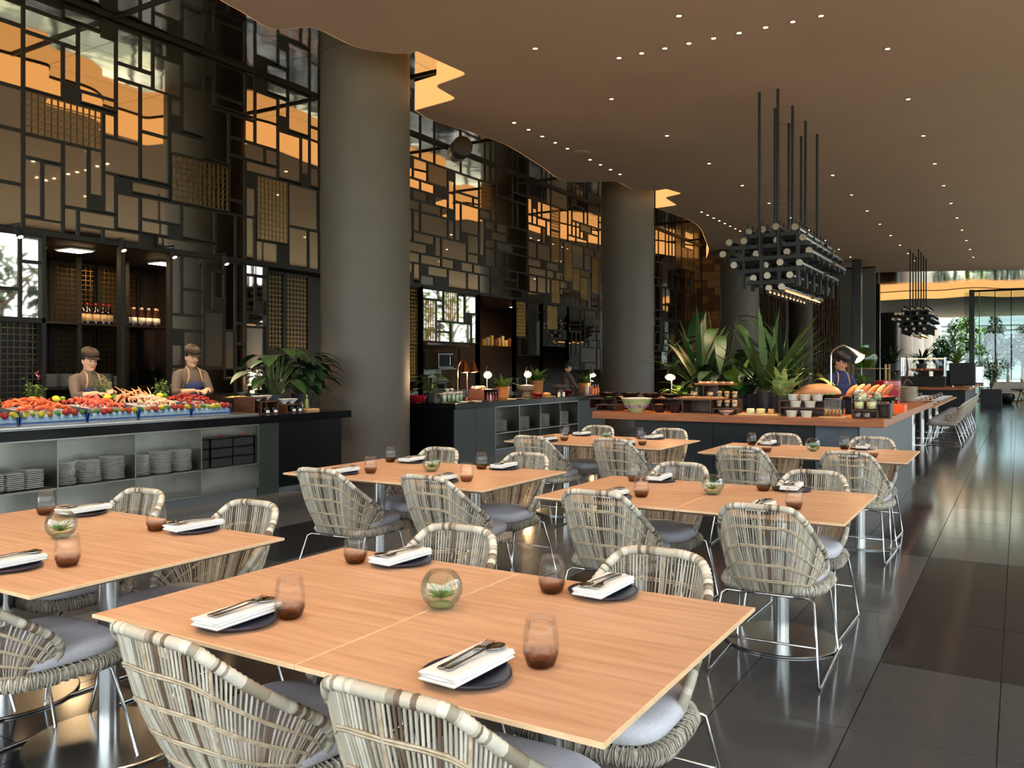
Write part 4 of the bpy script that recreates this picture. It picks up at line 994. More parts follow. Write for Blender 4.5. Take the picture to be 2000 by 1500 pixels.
# ================================================================ PEOPLE
def basis(d,up=(0,0,1)):
    d=Vector(d).normalized(); x=Vector(up).cross(d)
    if x.length<1e-4: x=Vector((1,0,0))
    x.normalize(); y=d.cross(x); return Matrix((x,y,d)).transposed()
def ring(c,rx,ry,n=20,R=None,e=1.0):
    out=[]
    for k in range(n):
        a=2*PI*k/n; v=Vector((math.copysign(abs(math.cos(a))**e,math.cos(a))*rx,math.copysign(abs(math.sin(a))**e,math.sin(a))*ry,0)); out.append(Vector(c)+(R@v if R else v))
    return out
def person(label,loc,rz,H=1.7,look=0.0,nod=.25,hands=None,shirt='shirt',apron=True,cap='flat',elbow_out=.1,female=False,clothes='chef'):
    """local frame: faces +Y. hands = (left wrist, right wrist) targets in local coords; elbows solved"""
    k=H/1.7; root=empty('person',loc,rz,label,'person'); V=Vector
    hip=.92*k; sh_z=1.39*k; neck=1.43*k; shw=(.195 if not female else .17)*k
    lean=.05*k
    spine=lambda z:lean*max(0,(z-hip)/(sh_z-hip))
    body=MB(); cloth=MB(); trous=MB()
    # torso
    prof=[(hip-.06*k,.155,.115),(hip+.02*k,.158,.118),(hip+.12*k,.145,.108),(hip+.24*k,.155,.112),(hip+.36*k,.172,.118),(sh_z-.07*k,.172,.108),(sh_z-.02*k,.138,.092),(sh_z+.015*k,.1,.075),(sh_z+.04*k,.062,.06)]
    if female: prof=[(z,a*.9,b*.95) for z,a,b in prof]
    def tor(off): return [ring((0,spine(z),z),a*k+off,b*k+off,24) for z,a,b in prof]
    body.loft(tor(-.004)); cloth.loft(tor(.012))
    # neck and head
    Rh=Matrix.Rotation(look,3,'Z')@Matrix.Rotation(-nod,3,'X'); hc=V((0,spine(sh_z)+.025*k,neck+.135*k))
    body.tube([(0,spine(sh_z)+.0,sh_z-.02),(0,spine(sh_z)+.012*k,neck+.03*k),hc+Rh@V((0,-.02*k,-.05*k))],[.06*k,.053*k,.054*k],14)
    cloth.tube([(0,spine(sh_z)-.002,sh_z-.01),(0,spine(sh_z)+.008*k,neck+.035*k)],[.085*k,.063*k],16)
    hd=[(-.118,.028,.03,.045),(-.105,.044,.047,.034),(-.085,.055,.066,.018),(-.055,.063,.083,.006),(-.02,.0695,.092,0),(.02,.0725,.097,-.003),(.06,.0715,.097,-.006),(.09,.062,.085,-.009),(.112,.042,.06,-.012),(.122,.015,.025,-.012)]
    body.loft([[hc+Rh@(V((v.x,v.y+oy*k,v.z))) for v in ring((0,0,z*k),a*k,b*k,24)] for z,a,b,oy in hd])
    W=lambda *p: hc+Rh@(V(p)*k)
    body.tube([W(0,.094,.02),W(0,.108,-.012),W(0,.113,-.03),W(0,.098,-.038)],[.008*k,.011*k,.0145*k,.008*k],8)
    for s in (-1,1):
        body.ell(W(s*.072,-.005,-.012),(.009*k,.02*k,.031*k),8,8); body.ell(W(s*.034,.078,-.03),(.02*k,.017*k,.018*k),8,6)
        body.ell(W(s*.03,.087,.03),(.022*k,.01*k,.007*k),8,6)
    body.ell(W(0,.09,-.092),(.02*k,.014*k,.014*k),8,6)
    # arms
    hands=hands or ((-.2,.35,.98),(.2,.35,.98))
    for s,h in ((-1,hands[0]),(1,hands[1])):
        S=V((s*shw*.93,spine(sh_z)-.005,sh_z-.055*k)); T=V(h)*1.0; d=T-S; L1,L2=.285*k,.25*k; D=min(d.length,L1+L2-.005); d.normalize(); T=S+d*D
        a=(L1*L1-L2*L2+D*D)/(2*D); hgt=math.sqrt(max(0,L1*L1-a*a)); pole=V((s*.75,-.5,-.6)); pole=(pole-d*pole.dot(d)).normalized(); E=S+d*a+pole*hgt
        path=[S+V((-s*.05,0,.01)),S,S.lerp(E,.5),E,E.lerp(T,.45),T]
        body.tube(path,[.055*k,.055*k,.044*k,.039*k,.036*k,.026*k],12)
        fa=E.lerp(T,.38)
        cloth.tube([S+V((-s*.08,0,.035)),S+V((-s*.005,0,.004)),S.lerp(E,.35),S.lerp(E,.7),E,fa],[.06*k,.066*k,.059*k,.055*k,.052*k,.05*k],16)
        # hand: palm, four fingers, thumb
        f=(T-E).normalized(); f=(f+V((-s*.25,.1,-.25))).normalized(); B=basis(f,(0,0,1))
        # B columns: x side, y up, z forward
        X,Y=B.col[0],B.col[1]
        pc=T+f*.045*k
        body.tube([T-f*.01,T+f*.02*k,T+f*.055*k,T+f*.088*k],[.024*k,.033*k,.039*k,.034*k],12,flat=.42,up=Y)
        for i in range(4):
            ox=(-.029+.0193*i)*k; ln=[.062,.074,.078,.064][i]*k if s>0 else [.064,.078,.074,.062][i]*k
            p0=T+f*.078*k+X*ox; c1=p0+f*ln*.45-Y*.006*k; c2=c1+(f*.75-Y*.65).normalized()*ln*.32; c3=c2+(f*.35-Y*.93).normalized()*ln*.28
            body.tube([p0-f*.02*k,p0,c1,c2,c3],[.0085*k,.0092*k,.0085*k,.0078*k,.006*k],8)
        t0=T+f*.03*k-X*s*.028*k; t1=t0+(f*.6-X*s*.75-Y*.25).normalized()*.038*k; t2=t1+(f*.9-X*s*.1-Y*.4).normalized()*.032*k
        body.tube([T+f*.02*k-X*s*.012*k,t0,t1,t2],[.013*k,.0125*k,.0105*k,.0075*k],8)
    # legs
    for s in (-1,1):
        K=[V((s*.085*k,0,hip)),V((s*.095*k,.012,.5*k)),V((s*.1*k,-.01,.09*k))]
        body.tube(K,[.085*k,.055*k,.04*k],14); body.tube([V((s*.1*k,-.05,.04)),V((s*.105*k,.06,.032)),V((s*.11*k,.16,.022))],[.034,.036,.02],10)
        trous.tube([V((s*.075*k,0,hip+.03)),V((s*.088*k,0,.75*k)),V((s*.095*k,.012,.5*k)),V((s*.1*k,-.005,.06*k))],[.105*k,.095*k,.075*k,.07*k],16)
    trous.loft([ring((0,0,z),a*k,b*k,20) for z,a,b in ((hip-.1*k,.16,.12),(hip+.07*k,.165,.125))])
    me=body.mesh('body',M['skin'],True); me=bake(me,[('REMESH',dict(mode='VOXEL',voxel_size=.0065,use_smooth_shade=True)),('SMOOTH',dict(factor=.5,iterations=2))],'body'); link('body',me,root)
    me=cloth.mesh('shirt',M[shirt],True); me=bake(me,[('REMESH',dict(mode='VOXEL',voxel_size=.012,use_smooth_shade=True)),('SMOOTH',dict(factor=.5,iterations=3))],'shirt'); link('shirt',me,root)
    me=trous.mesh('trousers',M['trousers'],True); me=bake(me,[('REMESH',dict(mode='VOXEL',voxel_size=.015,use_smooth_shade=True)),('SMOOTH',dict(factor=.5,iterations=3))],'trousers'); link('trousers',me,root)
    # shoes
    for s in (-1,1):
        b=MB(); b.ell((s*.105*k,.05,.045),(.05,.145,.05),14,8); b.build('shoe',M['matteblack'],root,smooth=True)
    # face
    for s in (-1,1):
        b=MB(); b.ell((0,0,0),(.0145*k,.005*k,.0048*k),10,6,Rh); b.build('eye',M['eye'],root,W(s*.031,.0905,.006),smooth=True)
        b=MB(); b.tube([W(s*.014,.098,.024),W(s*.032,.0965,.031),W(s*.05,.083,.026)],[.0028*k,.0035*k,.0018*k],6); b.build('eyebrow',M['skinshade'],root,smooth=True)
    b=MB(); b.tube([W(-.024,.084,-.064),W(-.01,.095,-.061),W(0,.0965,-.063),W(.01,.095,-.061),W(.024,.084,-.064)],[.002*k,.0055*k,.006*k,.0055*k,.002*k],8); b.build('lips',M['lip'],root,smooth=True)
    # hair: cap of hair round the back and sides
    b=MB(); rows=[]
    for z,a,bb in ((-.06,.069,.09),(-.02,.0755,.098),(.03,.079,.104),(.07,.077,.103),(.1,.06,.085),(.123,.03,.05),(.131,.004,.006)):
        row=[]
        for kk in range(19):
            sp_=PI*(.4 if z<-.03 else (.5 if z<.01 else .64)); t=PI*1.5-sp_+2*sp_*kk/18; row.append(W(math.cos(t)*a,math.sin(t)*bb-.004,z))
        rows.append(row)
    b.grid(rows); me=bake(b.mesh('hair',M['hair'],True),[('SOLIDIFY',dict(thickness=.008))],'hair'); link('hair',me,root)
    if female:
        b=MB(); b.ell(W(0,-.115,-.03),(.04*k,.04*k,.045*k),12,8); b.build('hair_bun',M['hair'],root,smooth=True)
    if cap=='flat':
        b=MB(); rows=[]
        for z,a,bb,oy in ((.06,.08,.103,0),(.07,.087,.112,.002),(.09,.091,.117,.004),(.112,.09,.117,.006),(.134,.068,.09,.006),(.145,.03,.045,.004),(.146,.002,.002,.004)):
            rows.append([W(math.cos(2*PI*i/24)*a,math.sin(2*PI*i/24)*bb+oy,z-.018*(math.sin(2*PI*i/24))) for i in range(24)])
        b.loft(rows); c=b.build('cap',M['brown'] if not female else M['matteblack'],root,smooth=True)
        b=MB(); rows=[]
        for j in range(5):
            t=j/4; rows.append([W(math.sin(u)*(.082-.004*t),.085*math.cos(u)+.028+.052*t*math.cos(u)**.5,.052-.012*t-.006*abs(u)) for u in [(-1.25+2.5*i/12) for i in range(13)]])
        b.grid(rows); me=bake(b.mesh('brim',M['brown'] if not female else M['matteblack'],True),[('SOLIDIFY',dict(thickness=.006))],'brim'); link('brim',me,c)
    else:
        b=MB(); b.loft([[W(math.cos(2*PI*i/24)*a,math.sin(2*PI*i/24)*bb,z) for i in range(24)] for z,a,bb in ((.04,.081,.106),(.07,.082,.108),(.105,.076,.1),(.128,.05,.07),(.135,.005,.005))]); b.build('cap',M['matteblack'],root,smooth=True)
    if apron:
        rows=[]
        zt=sh_z-.14*k
        for z in [zt-(zt-.5*k)*j/12 for j in range(13)]:
            zz=max(z,hip-.05*k); i=0
            while i<len(prof)-2 and prof[i+1][0]<zz: i+=1
            t=(zz-prof[i][0])/(prof[i+1][0]-prof[i][0]); t=min(max(t,0),1); A=(prof[i][1]*(1-t)+prof[i+1][1]*t)*k+.024; Bq=(prof[i][2]*(1-t)+prof[i+1][2]*t)*k+.026
            span=.74 if z>hip+.22*k else (.74+.4*min(1,(hip+.22*k-z)/.12))
            if z<hip: A+=.015; Bq+=.02
            rows.append([V((math.sin(u)*A,spine(z)+math.cos(u)*Bq,z)) for u in [(-1+2*i2/14)*span for i2 in range(15)]])
        b=MB(); b.grid(rows); me=bake(b.mesh('apron',M['denim'],True),[('SOLIDIFY',dict(thickness=.005,offset=1))],'apron'); ap=link('apron',me,root)
        for s in (-1,1):
            t0=V(rows[0][1 if s<0 else 13])+V((0,.004,-.02)); b=MB()
            b.tube([t0,V((s*.085*k,spine(sh_z)+.105*k,sh_z-.07*k)),V((s*.075*k,spine(sh_z)+.075*k,sh_z+.02*k)),V((s*.066*k,spine(sh_z)+.01*k,sh_z+.055*k)),V((s*.03*k,spine(sh_z)-.07*k,sh_z+.035*k))],.011*k,8,flat=.35,up=(0,1,.3)); b.build('strap',M['strap'],ap,smooth=True)
    return root
person('first chef in flat brown cap and denim apron bending over the red shrimp',(-9.02,5.60,0),-PI/2+.12,1.66,look=-.45+.2,nod=.16,hands=((.0,.42,1.19),(.2,.45,1.17)))
person('second chef in flat brown cap and denim apron arranging the dark red clams',(-9.02,6.98,0),-PI/2-.12,1.72,look=-.1,nod=.2,hands=((.02,.44,1.18),(.17,.42,1.17)))
person('cook in dark cap working at the kitchen pass behind the hot food counter',(-9.25,17.75,0),-PI/2+.9,1.6,look=.1,nod=.5,hands=((-.06,.36,.98),(.12,.36,.98)),cap='beanie',apron=False)
person('woman in black cap and navy apron at the carving station on the island',(-2.21,12.6,0),PI+.75,1.66,look=.35,nod=.3,hands=((-.1,.36,1.02),(.1,.36,1.02)),female=True,shirt='denim')
# ================================================================ HOT FOOD COUNTER ITEMS (x about -7.5 .. -8.5)
def hot(px,x): return (x,atx(px,780,x).y,CZ)
def heat_lamp(loc,label,H=.62,reach=.22,rz=0,metal='chrome',aim=.5,grp=None,W=14,cat='heat lamp'):
    r=empty('heat_lamp',loc,rz,label,cat,grp)
    b=MB(); b.lathe([(0,0),(.075,0),(.075,.012),(.02,.022),(.016,.03)],24); b.build('base',M[metal],r,auto=.6)
    P=spline([(0,0,.02),(0,0,H*.6),(0,0,H*.85),(.02,0,H),(reach*.5,0,H+.07),(reach*.85,0,H+.02)],20); b=MB(); b.tube(P,.011,10); b.build('arm',M[metal],r,smooth=True)
    e=empty('lamp_head',(reach*.9,0,H-.0),0,parent=r); e.rotation_euler=(0,-aim,0)
    b=MB(); b.lathe([(.018,.05),(.022,.04),(.034,.0),(.05,-.05),(.075,-.13),(.072,-.13),(.045,-.05),(.03,0)],28); b.build('shade',M['copper'] if metal=='copper' else M['chrome'],e,auto=.8)
    b=MB(); b.ell((0,0,-.075),(.034,.034,.042),14,10); b.build('bulb',M['lamp'],e,smooth=True)
    light('heat_glow','POINT',(0,0,-.15),W,(1,.62,.3),parent=e,shadow_soft_size=.04); return r
heat_lamp(hot(894,-7.85),'copper heat lamp beside the milk jars',.60,.16,PI*.0,'copper',.1)
heat_lamp(hot(912,-8.15),'second copper heat lamp behind the flower topped box',.60,.16,0,'copper',.1)
heat_lamp(hot(951,-8.0),'steel gooseneck heat lamp behind the flower topped box',.5,.2,-.95,'chrome',.95,W=24)
heat_lamp(hot(1028,-8.1),'steel gooseneck heat lamp above the stone serving pot',.5,.2,-.95,'chrome',.95,W=24)
heat_lamp(hot(1153,-8.0),'steel heat lamp near the second column',.5,.12,-.8,'chrome',.5)
pot_plant(hot(840,-8.2),.1,.14,'leafy trailing plant in a dark pot by the first column on the hot food counter','bush',M['green'],16,.34,.16,11)
pot_plant(hot(982,-8.15),.125,.2,'spiky green plant in an orange pot next to the first gooseneck lamp','fan',M['lightgreen'],22,.42,.07,12,potm=M['terracotta'],taper=.9,droop=.6)
pot_plant(hot(1048,-8.25),.14,.3,'leafy plant in a tall orange paper pot behind the red casserole','fan',M['lightgreen'],22,.4,.09,13,potm=M['terracotta'],taper=.85,droop=.7)
pot_plant(hot(1141,-8.1),.13,.22,'leafy plant in an orange pot near the second column','fan',M['green'],20,.4,.08,14,potm=M['terracotta'],droop=.6)
for k,(px,x) in enumerate(((868,-7.62),(877,-7.68),(886,-7.62),(893,-7.58),(900,-7.66),(873,-7.8),(882,-7.82))):
    jar(hot(px,x),.034,.15 if k<5 else .2,['squat milk jar with green label next to the black end panel','milk jar with green label behind the squat jar','milk jar with green label in the middle of the row','milk jar with green label beside the copper lamp','milk jar with green label nearest the flower topped box','tall jar of pink pickles in the back row','tall jar of pale dressing in the back row'][k],mat('milk pale green',(222,226,200),.5,rgb2=(150,190,110),scale=9) if k<5 else mat('pickle',(206,140,110),.5),'milk jars',lid=M['cream'])
crate((-7.72,atx(945,782,-7.72).y,CZ),.3,.46,.19,'pink grey open box riser topped with flowers and buns',m=mat('rosewood box',(92,58,50),.45))
pos=(-7.75,atx(938,760,-7.75).y,CZ+.191)
rr=random.Random(77)
for k in range(11):
    b=MB(); b.ell((0,0,.022),(.036,.036,.026),12,8); b.ell((0,0,.045),(.012,.012,.01),8,5)
    tag(b.build('steamed_bun',mat('bun %d'%(k%3),[(240,220,196),(236,150,150),(240,190,120)][k%3],.6),None,(pos[0]+rr.uniform(-.1,.1),pos[1]-.18+.036*k,pos[2]+.001),(0,0,rr.uniform(0,6)),smooth=True),'%s bun on the rosewood box riser'%['cream','pink','golden'][k%3],'bun','%s buns on the riser'%['cream','pink','golden'][k%3])
bowl(hot(815,-8.0),.16,.12,M['red'],'red enamel casserole by the first column'); 
bowl(hot(868,-8.3),.12,.11,M['cream'],'cream pot behind the milk jars')
# stone serving pot
lathe_thing('serving_pot',[(0,0),(.09,0),(.1,.02),(.075,.05),(.07,.1),(.14,.14),(.155,.2),(.15,.22),(.05,.23),(.0,.235)],mat('grey stone pot',(128,112,96),.6,var=.15,scale=20),hot(1028,-7.85),'grey stone serving pot with rice under the gooseneck lamp','pot')
lathe_thing('serving_pot',[(0,0),(.08,0),(.085,.02),(.06,.06),(.06,.12),(.15,.15),(.16,.2),(.15,.215),(0,.22)],mat('dark wok',(74,66,60),.5),hot(1092,-7.9),'dark footed wok pan in front of the cook','pot')
bowl(hot(1050,-7.68),.11,.07,M['red'],'red casserole between the stone pot and the cutting board',fill=mat('stew',(150,60,36),.5))
bowl(hot(1110,-7.85),.13,.09,mat('plum enamel',(96,26,36),.3),'plum enamel casserole near the second column',fill=mat('curry',(140,70,30),.5))
for k,(px,c) in enumerate(((952,(210,60,50)),(958,(226,220,210)),(963,(176,40,48)),(968,(120,30,30)))):
    bottle(hot(px,-7.58),.022,.13,['small red sauce bottle beside the rosewood riser','small white sauce bottle beside the red one','small crimson sauce bottle in the chrome caddy row','dark red chilli bottle at the row end'][k],mat('sauce %d'%k,c,.35),M['cream'],None,'small sauce bottles')
for k,px in enumerate((1092,1101)): lathe_thing('ceramic_shaker',[(0,0),(.026,0),(.03,.03),(.022,.06),(.024,.07),(.012,.085),(0,.088)],M['porcelain'],hot(px,-7.55),'small white ceramic shaker %s'%['with the narrow top before the wok','with the round top beside the plum casserole'][k],'shaker','white shakers')
for k,(px,c) in enumerate(((1146,(214,206,196)),(1153,(190,90,44)))): lathe_thing('cylinder_canister',[(0,0),(.05,0),(.052,.15),(.05,.155),(0,.157)],mat('canister %d'%k,c,.4),hot(px,-7.9),['pale canister next to the second column','copper orange canister next to the second column'][k],'canister')
for k,px in enumerate((1158,1163,1168)): bottle(hot(px,-7.5),.03,.2,'orange juice bottle %s against the second column'%['closest to the canisters','in the middle of the trio','closest to the buffet island'][k],mat('orange juice',(240,120,40),.3),M['cream'],None,'orange juice bottles')
for k,px in enumerate((905,918,932,946,1000,1015)):
    b=MB(); b.lathe([(0,0),(.06,0),(.085,.012),(.08,.014),(0,.006)],22); tag(b.build('small_dish',M['matteblack'] if k%2 else M['cream'],None,hot(px,-7.5),smooth=True),'%s small dish along the front of the hot food counter'%('black' if k%2 else 'cream'),'dish','%s front dishes'%('black' if k%2 else 'cream'))
board(hot(1068,-7.62),.2,.34,.02,'pale cutting board with bread in front of the cook',woodmat('pale wood',(206,172,120),(186,150,98),.5))
lathe_thing('bread_loaf',[(0,0),(.06,.0),(.075,.03),(.05,.06),(0,.068)],mat('bread crust',(214,150,86),.7,var=.15,scale=15),(hot(1068,-7.62)[0],hot(1068,-7.62)[1],CZ+.021),'round bread loaf on the pale cutting board','bread',sy=1.5)
# kitchen equipment behind
mw=atx(858,715,-12.0)
r=empty('microwave_oven',(-12.0,mw.y,1.45),0,'grey microwave oven on a stand in the kitchen behind the counter','oven')
b=MB(); b.box(-.2,.2,-.3,.3,0,.36,.008); b.build('casing',M['steel'],r); b=MB(); b.box(.2,.21,-.27,.14,.04,.32); b.build('door',M['black'],r); b=MB(); b.box(.2,.212,.17,.28,.04,.32); b.build('control_panel',M['darkmetal'],r); b=MB(); b.tube([(.225,.13,.08),(.225,.13,.28)],.01,8); b.build('handle',M['chrome'],r)
b=MB(); b.box(-.25,.25,-.35,.35,-.03,-.001); b.build('shelf_bracket',M['steel'],r); b=MB(); b.box(-.25,-.2,-.35,.35,-.55,-.03); b.build('stand_back',M['steel'],r)
for k,(px,h) in enumerate(((845,.3),(990,.26),(1040,.32))):
    p=atx(px,752,-12.0); r=empty('steel_appliance',(-12.0,p.y,.921),0,['steel steamer cabinet on the back counter beside the microwave','steel griddle box on the back counter behind the first gooseneck lamp','steel boiler on the back counter behind the stone pot'][k],'appliance')
    b=MB(); b.box(-.2,.2,-.28,.28,0,h,.01); b.build('casing',M['steel'],r); b=MB(); b.tube([(.215,-.2,h*.7),(.215,.2,h*.7)],.012,8); b.build('handle',M['chrome'],r); b=MB(); b.box(.2,.206,-.22,.22,h*.15,h*.55); b.build('door',M['darkmetal'],r)
for k in range(8):
    p=atx(946+k*7,660,-11.75); 
    lathe_thing('shelf_canister',[(0,0),(.05,0),(.05,.16+.05*(k%3)),(.045,.17+.05*(k%3)),(0,.17+.05*(k%3))],mat('shelf tin %d'%(k%4),[(206,160,60),(180,170,150),(226,190,80),(120,60,40)][k%4],.5),(-11.75,p.y,2.031),'%s tin on the mesh backed shelf above the counter'%['mustard yellow','pale grey','bright yellow','brown'][k%4],'tin','%s shelf tins'%['mustard','pale','yellow','brown'][k%4])
# ================================================================ BUFFET ISLAND
IY=9.45; IX0,IX1=-4.55,-1.2; ID=2.2; IZ=.905
r=empty('buffet_island',(-2.9,IY+1,0),0,'L shaped buffet island with thick teak top and dark stone panels','counter'); O=Vector((-2.9,IY+1,0))
def IP(nm,m,x0,x1,y0,y1,z0,z1,bev=0):
    b=MB(); b.box(x0-O.x,x1-O.x,y0-O.y,y1-O.y,z0,z1,bev); return b.build(nm,M[m],r)
IP('teak_top','teak',IX0,IX1,IY,IY+ID,IZ-.085,IZ,.004)
IP('teak_top','teak',-2.02,IX1,IY+ID+.002,15.3,IZ-.085,IZ,.004)
xs=[-4.1,-3.1,-2.35,-1.95]
for i in range(len(xs)-1): IP('stone_panel','darkslate' if 'darkslate' in M else 'greenstone',xs[i]+.003,xs[i+1]-.003,IY+.28,IY+.3,.06,IZ-.085)
IP('pale_panel','slate',-1.94,-1.5,IY+.28,IY+.3,.0,IZ-.085)
IP('side_panel','greenstone',-1.5,-1.48,IY+.28,14.9,.0,IZ-.085)
IP('leg_panel','slate',-4.45,-4.2,IY+1.6,IY+1.7,0,IZ-.085); IP('core','matteblack',-4.08,-1.5,IY+.302,IY+ID-.2,.06,IZ-.085); IP('core','matteblack',-1.9,-1.5,IY+ID-.2,14.9,.06,IZ-.085)
def isl(px,y,z=IZ): return (aty(px,780,y).x,y,z)
BB=mat('black glazed bowl',(26,22,20),.25); NUT=mat('nuts',(206,160,100),.6,rgb2=(176,120,66),scale=30); GRN=mat('green salad',(110,140,50),.6,rgb2=(70,104,36),scale=30)
# left group
crate(isl(1192,9.75),.3,.26,.085,'walnut riser at the left corner of the island under the footed bowl',rz=-PI/2)
bowl(isl(1190,9.72,IZ+.086),.085,.09,BB,'black footed bowl of green salad on the walnut riser',flare=2,fill=GRN)
bowl(isl(1213,9.95),.07,.17,BB,'tall black bowl with orange grains behind the riser',flare=2,fill=mat('grain',(220,160,90),.6))
crate(isl(1215,10.25),.34,.8,.14,'long walnut step at the back of the island bowls',rz=-PI/2)
for k,(px,y) in enumerate(((1188,10.2),(1231,10.25),(1273,10.2))): bowl((aty(px,780,y).x,y,IZ+.141),.132,.075,BB,['shallow black bowl on the walnut step next to the column','shallow black bowl in the middle of the walnut step','deep black bowl at the walnut step end above the painted bowl'][k],fill=mat('dark salad',(74,60,40),.6))
pb=lathe_thing('painted_bowl',[(0,0),(.085,0),(.09,.015),(.16,.1),(.185,.165),(.175,.165),(.15,.1),(.07,.02),(0,.015)],mat('painted green porcelain',(150,170,110),.25,rgb2=(196,190,140),scale=16),isl(1243,9.66),'large flower painted green bowl filled with cream grain','bowl',n=36)
b=MB(); b.lathe([(.168,.15),(.1,.165),(0,.17)],24); b.build('grain',mat('cream grain',(226,194,140),.7,var=.1,scale=80),pb,smooth=True)
b=MB(); b.lathe([(.183,.158),(.192,.166),(.183,.172),(.175,.166)],36); b.build('rim',M['cream'],pb,smooth=True)
q=random.Random(5)
for k in range(14):
    a=2*PI*k/14; b=MB()
    for m_ in range(5): b.ell((math.cos(a)*.143+.012*math.cos(m_*1.26)*-math.sin(a),math.sin(a)*.143+.012*math.cos(m_*1.26)*math.cos(a),.075+.012*math.sin(m_*1.26)),(.009,.009,.009),6,4)
    b.build('painted_flower',mat(['violet glaze','pink glaze'][k%2],[(112,100,180),(206,110,150)][k%2],.3),pb,smooth=True)
for k,px in enumerate((1288,1319)): bowl(isl(px,9.65),.093,.1,BB,['round black bowl of nuts beside the painted bowl','round black bowl beside the dark box riser'][k],fill=NUT if k==0 else None,foot=.55)
crate(isl(1325,10.1),.3,.62,.16,'walnut step carrying two shallow black dishes',rz=-PI/2)
for k,px in enumerate((1308,1345)): bowl((aty(px,780,10.1).x,10.1,IZ+.161),.115,.05,BB,['shallow black dish over the nut bowl','shallow black dish next to the snack board'][k],fill=mat('dark salad',(74,60,40),.6))
for k,px in enumerate((1268,1283,1298)): jar(isl(px,10.75,IZ),.055,.2,'amber lit jar of orange preserve %s'%['nearest the column','in the middle of the three','nearest the plants'][k],mat('orange preserve',(236,120,60),.4,emit=(255,120,50),estr=.15),'orange preserve jars')  # filling glows by itself, candle light put into its colour
crate(isl(1368,9.75),.3,.36,.17,'dark box riser under the snack board',rz=-PI/2)
board((aty(1374,780,9.75).x,9.75,IZ+.171),.52,.3,.02,'long snack board on the dark box riser',woodmat('snack board',(176,110,66),(150,86,48),.5))
board((aty(1398,780,10.3).x,10.3,IZ+.33),.5,.2,.02,'upper narrow snack board with pastries',woodmat('snack board',(176,110,66),(150,86,48),.5))
crate((aty(1392,780,10.3).x,10.3,IZ),.18,.2,.329,'tall walnut block carrying the upper snack board',rz=-PI/2)
bx0=aty(1398,780,10.3).x
for k in range(9): lathe_thing('pastry',[(0,0),(.022,0),(.026,.012),(.012,.022),(0,.023)],mat('pastry %d'%(k%2),[(240,214,176),(214,140,80)][k%2],.6),(bx0-.2+.05*k,10.3,IZ+.3505),'small %s pastry on the upper snack board'%['cream','golden'][k%2],'pastry','%s pastries'%['cream','golden'][k%2],n=14)
bx0=aty(1374,780,9.75).x
for k in range(10): lathe_thing('cracker',[(0,0),(.03,0),(.03,.008),(0,.009)],mat('cracker',(226,180,120),.7,var=.1,scale=40),(bx0-.22+.047*k,9.73+.04*(k%2),IZ+.1915),'round cracker laid on the long snack board','cracker','crackers on the snack board',n=14)
for k,px in enumerate((1358,1388)): jar((aty(px,780,9.86).x,9.84,IZ+.1915),.04,.07,['small jar of nuts at the left of the snack board','small jar with spoon at the right of the snack board'][k].replace('left','column end').replace('right','plant end'),NUT,'snack board jars')
for j,(y,z,h) in enumerate(((9.72,IZ,.07),(9.95,IZ,.17))):
    crate((aty(1421,780,y).x,y,z),.2,.3,h,['low walnut tier under the front row of spice jars','high walnut tier under the back row of spice jars'][j],rz=-PI/2)
    for k,px in enumerate((1405,1420,1435)): jar((aty(px,780,y).x,y,z+h+.001),.034,.075,['spice jar in the front walnut tier','spice jar in the back walnut tier'][j],mat('spice %d'%(k+3*j),[(170,120,70),(120,70,40),(200,170,120),(120,130,60),(190,150,60),(206,150,90)][k+3*j],.7),['front spice jars','back spice jars'][j],lid=mat('cork lid',(196,150,100),.7))
bowl(isl(1418,9.53),.09,.05,mat('pink glazed bowl',(222,184,170),.3),'shallow pink bowl in front of the spice jars',flare=2)
board(isl(1484,9.62),.46,.24,.02,'cheese board with cheeses in front of the black pots',woodmat('pale wood',(206,172,120),(186,150,98),.5))
for k,(px,s) in enumerate(((1466,.045),(1486,.05),(1506,.042))):
    b=MB(); b.loft([ring((0,0,z),s*e,s*.7*e,18,e=.8) for z,e in ((0,.9),(.01,1),(.045,1),(.058,.85))]) if 'ring' in globals() else None
    tag(b.build('cheese_wheel',mat('cheese %d'%k,[(240,222,170),(236,206,140),(216,160,90)][k],.6),None,(aty(px,780,9.62).x,9.62,IZ+.0205),(0,0,k*.7),smooth=True),['pale soft cheese wheel','large cream cheese wheel','golden rind cheese wheel'][k]+' on the cheese board','cheese')
def ramekin(px,y,z,lab): lathe_thing('ramekin',[(0,0),(.05,0),(.058,.06),(.062,.062),(.062,.068),(.055,.068),(.046,.01),(0,.008)],M['cream'],(aty(px,780,y).x,y,z),lab,'ramekin','cream ramekins',parts=(('dip',[(.052,.052),(0,.056)],mat('dip',(206,170,120),.6)),))
crate(isl(1570,9.72),.16,.5,.1,'low walnut shelf of the ramekin stand',rz=-PI/2); crate(isl(1570,9.9),.16,.52,.17,'high walnut shelf of the ramekin stand',rz=-PI/2)
for k,px in enumerate((1546,1575)): ramekin(px,9.56,IZ,'cream ramekin standing on the teak in front of the walnut shelves')
for k,px in enumerate((1554,1582)): ramekin(px,9.72,IZ+.101,'cream ramekin on the low walnut shelf')
for k,px in enumerate((1549,1573,1597)): ramekin(px,9.9,IZ+.171,'cream ramekin on the high walnut shelf')
board(isl(1626,9.58),.26,.2,.014,'small tray under the slim dressing vials',woodmat('pale wood',(206,172,120),(186,150,98),.5))
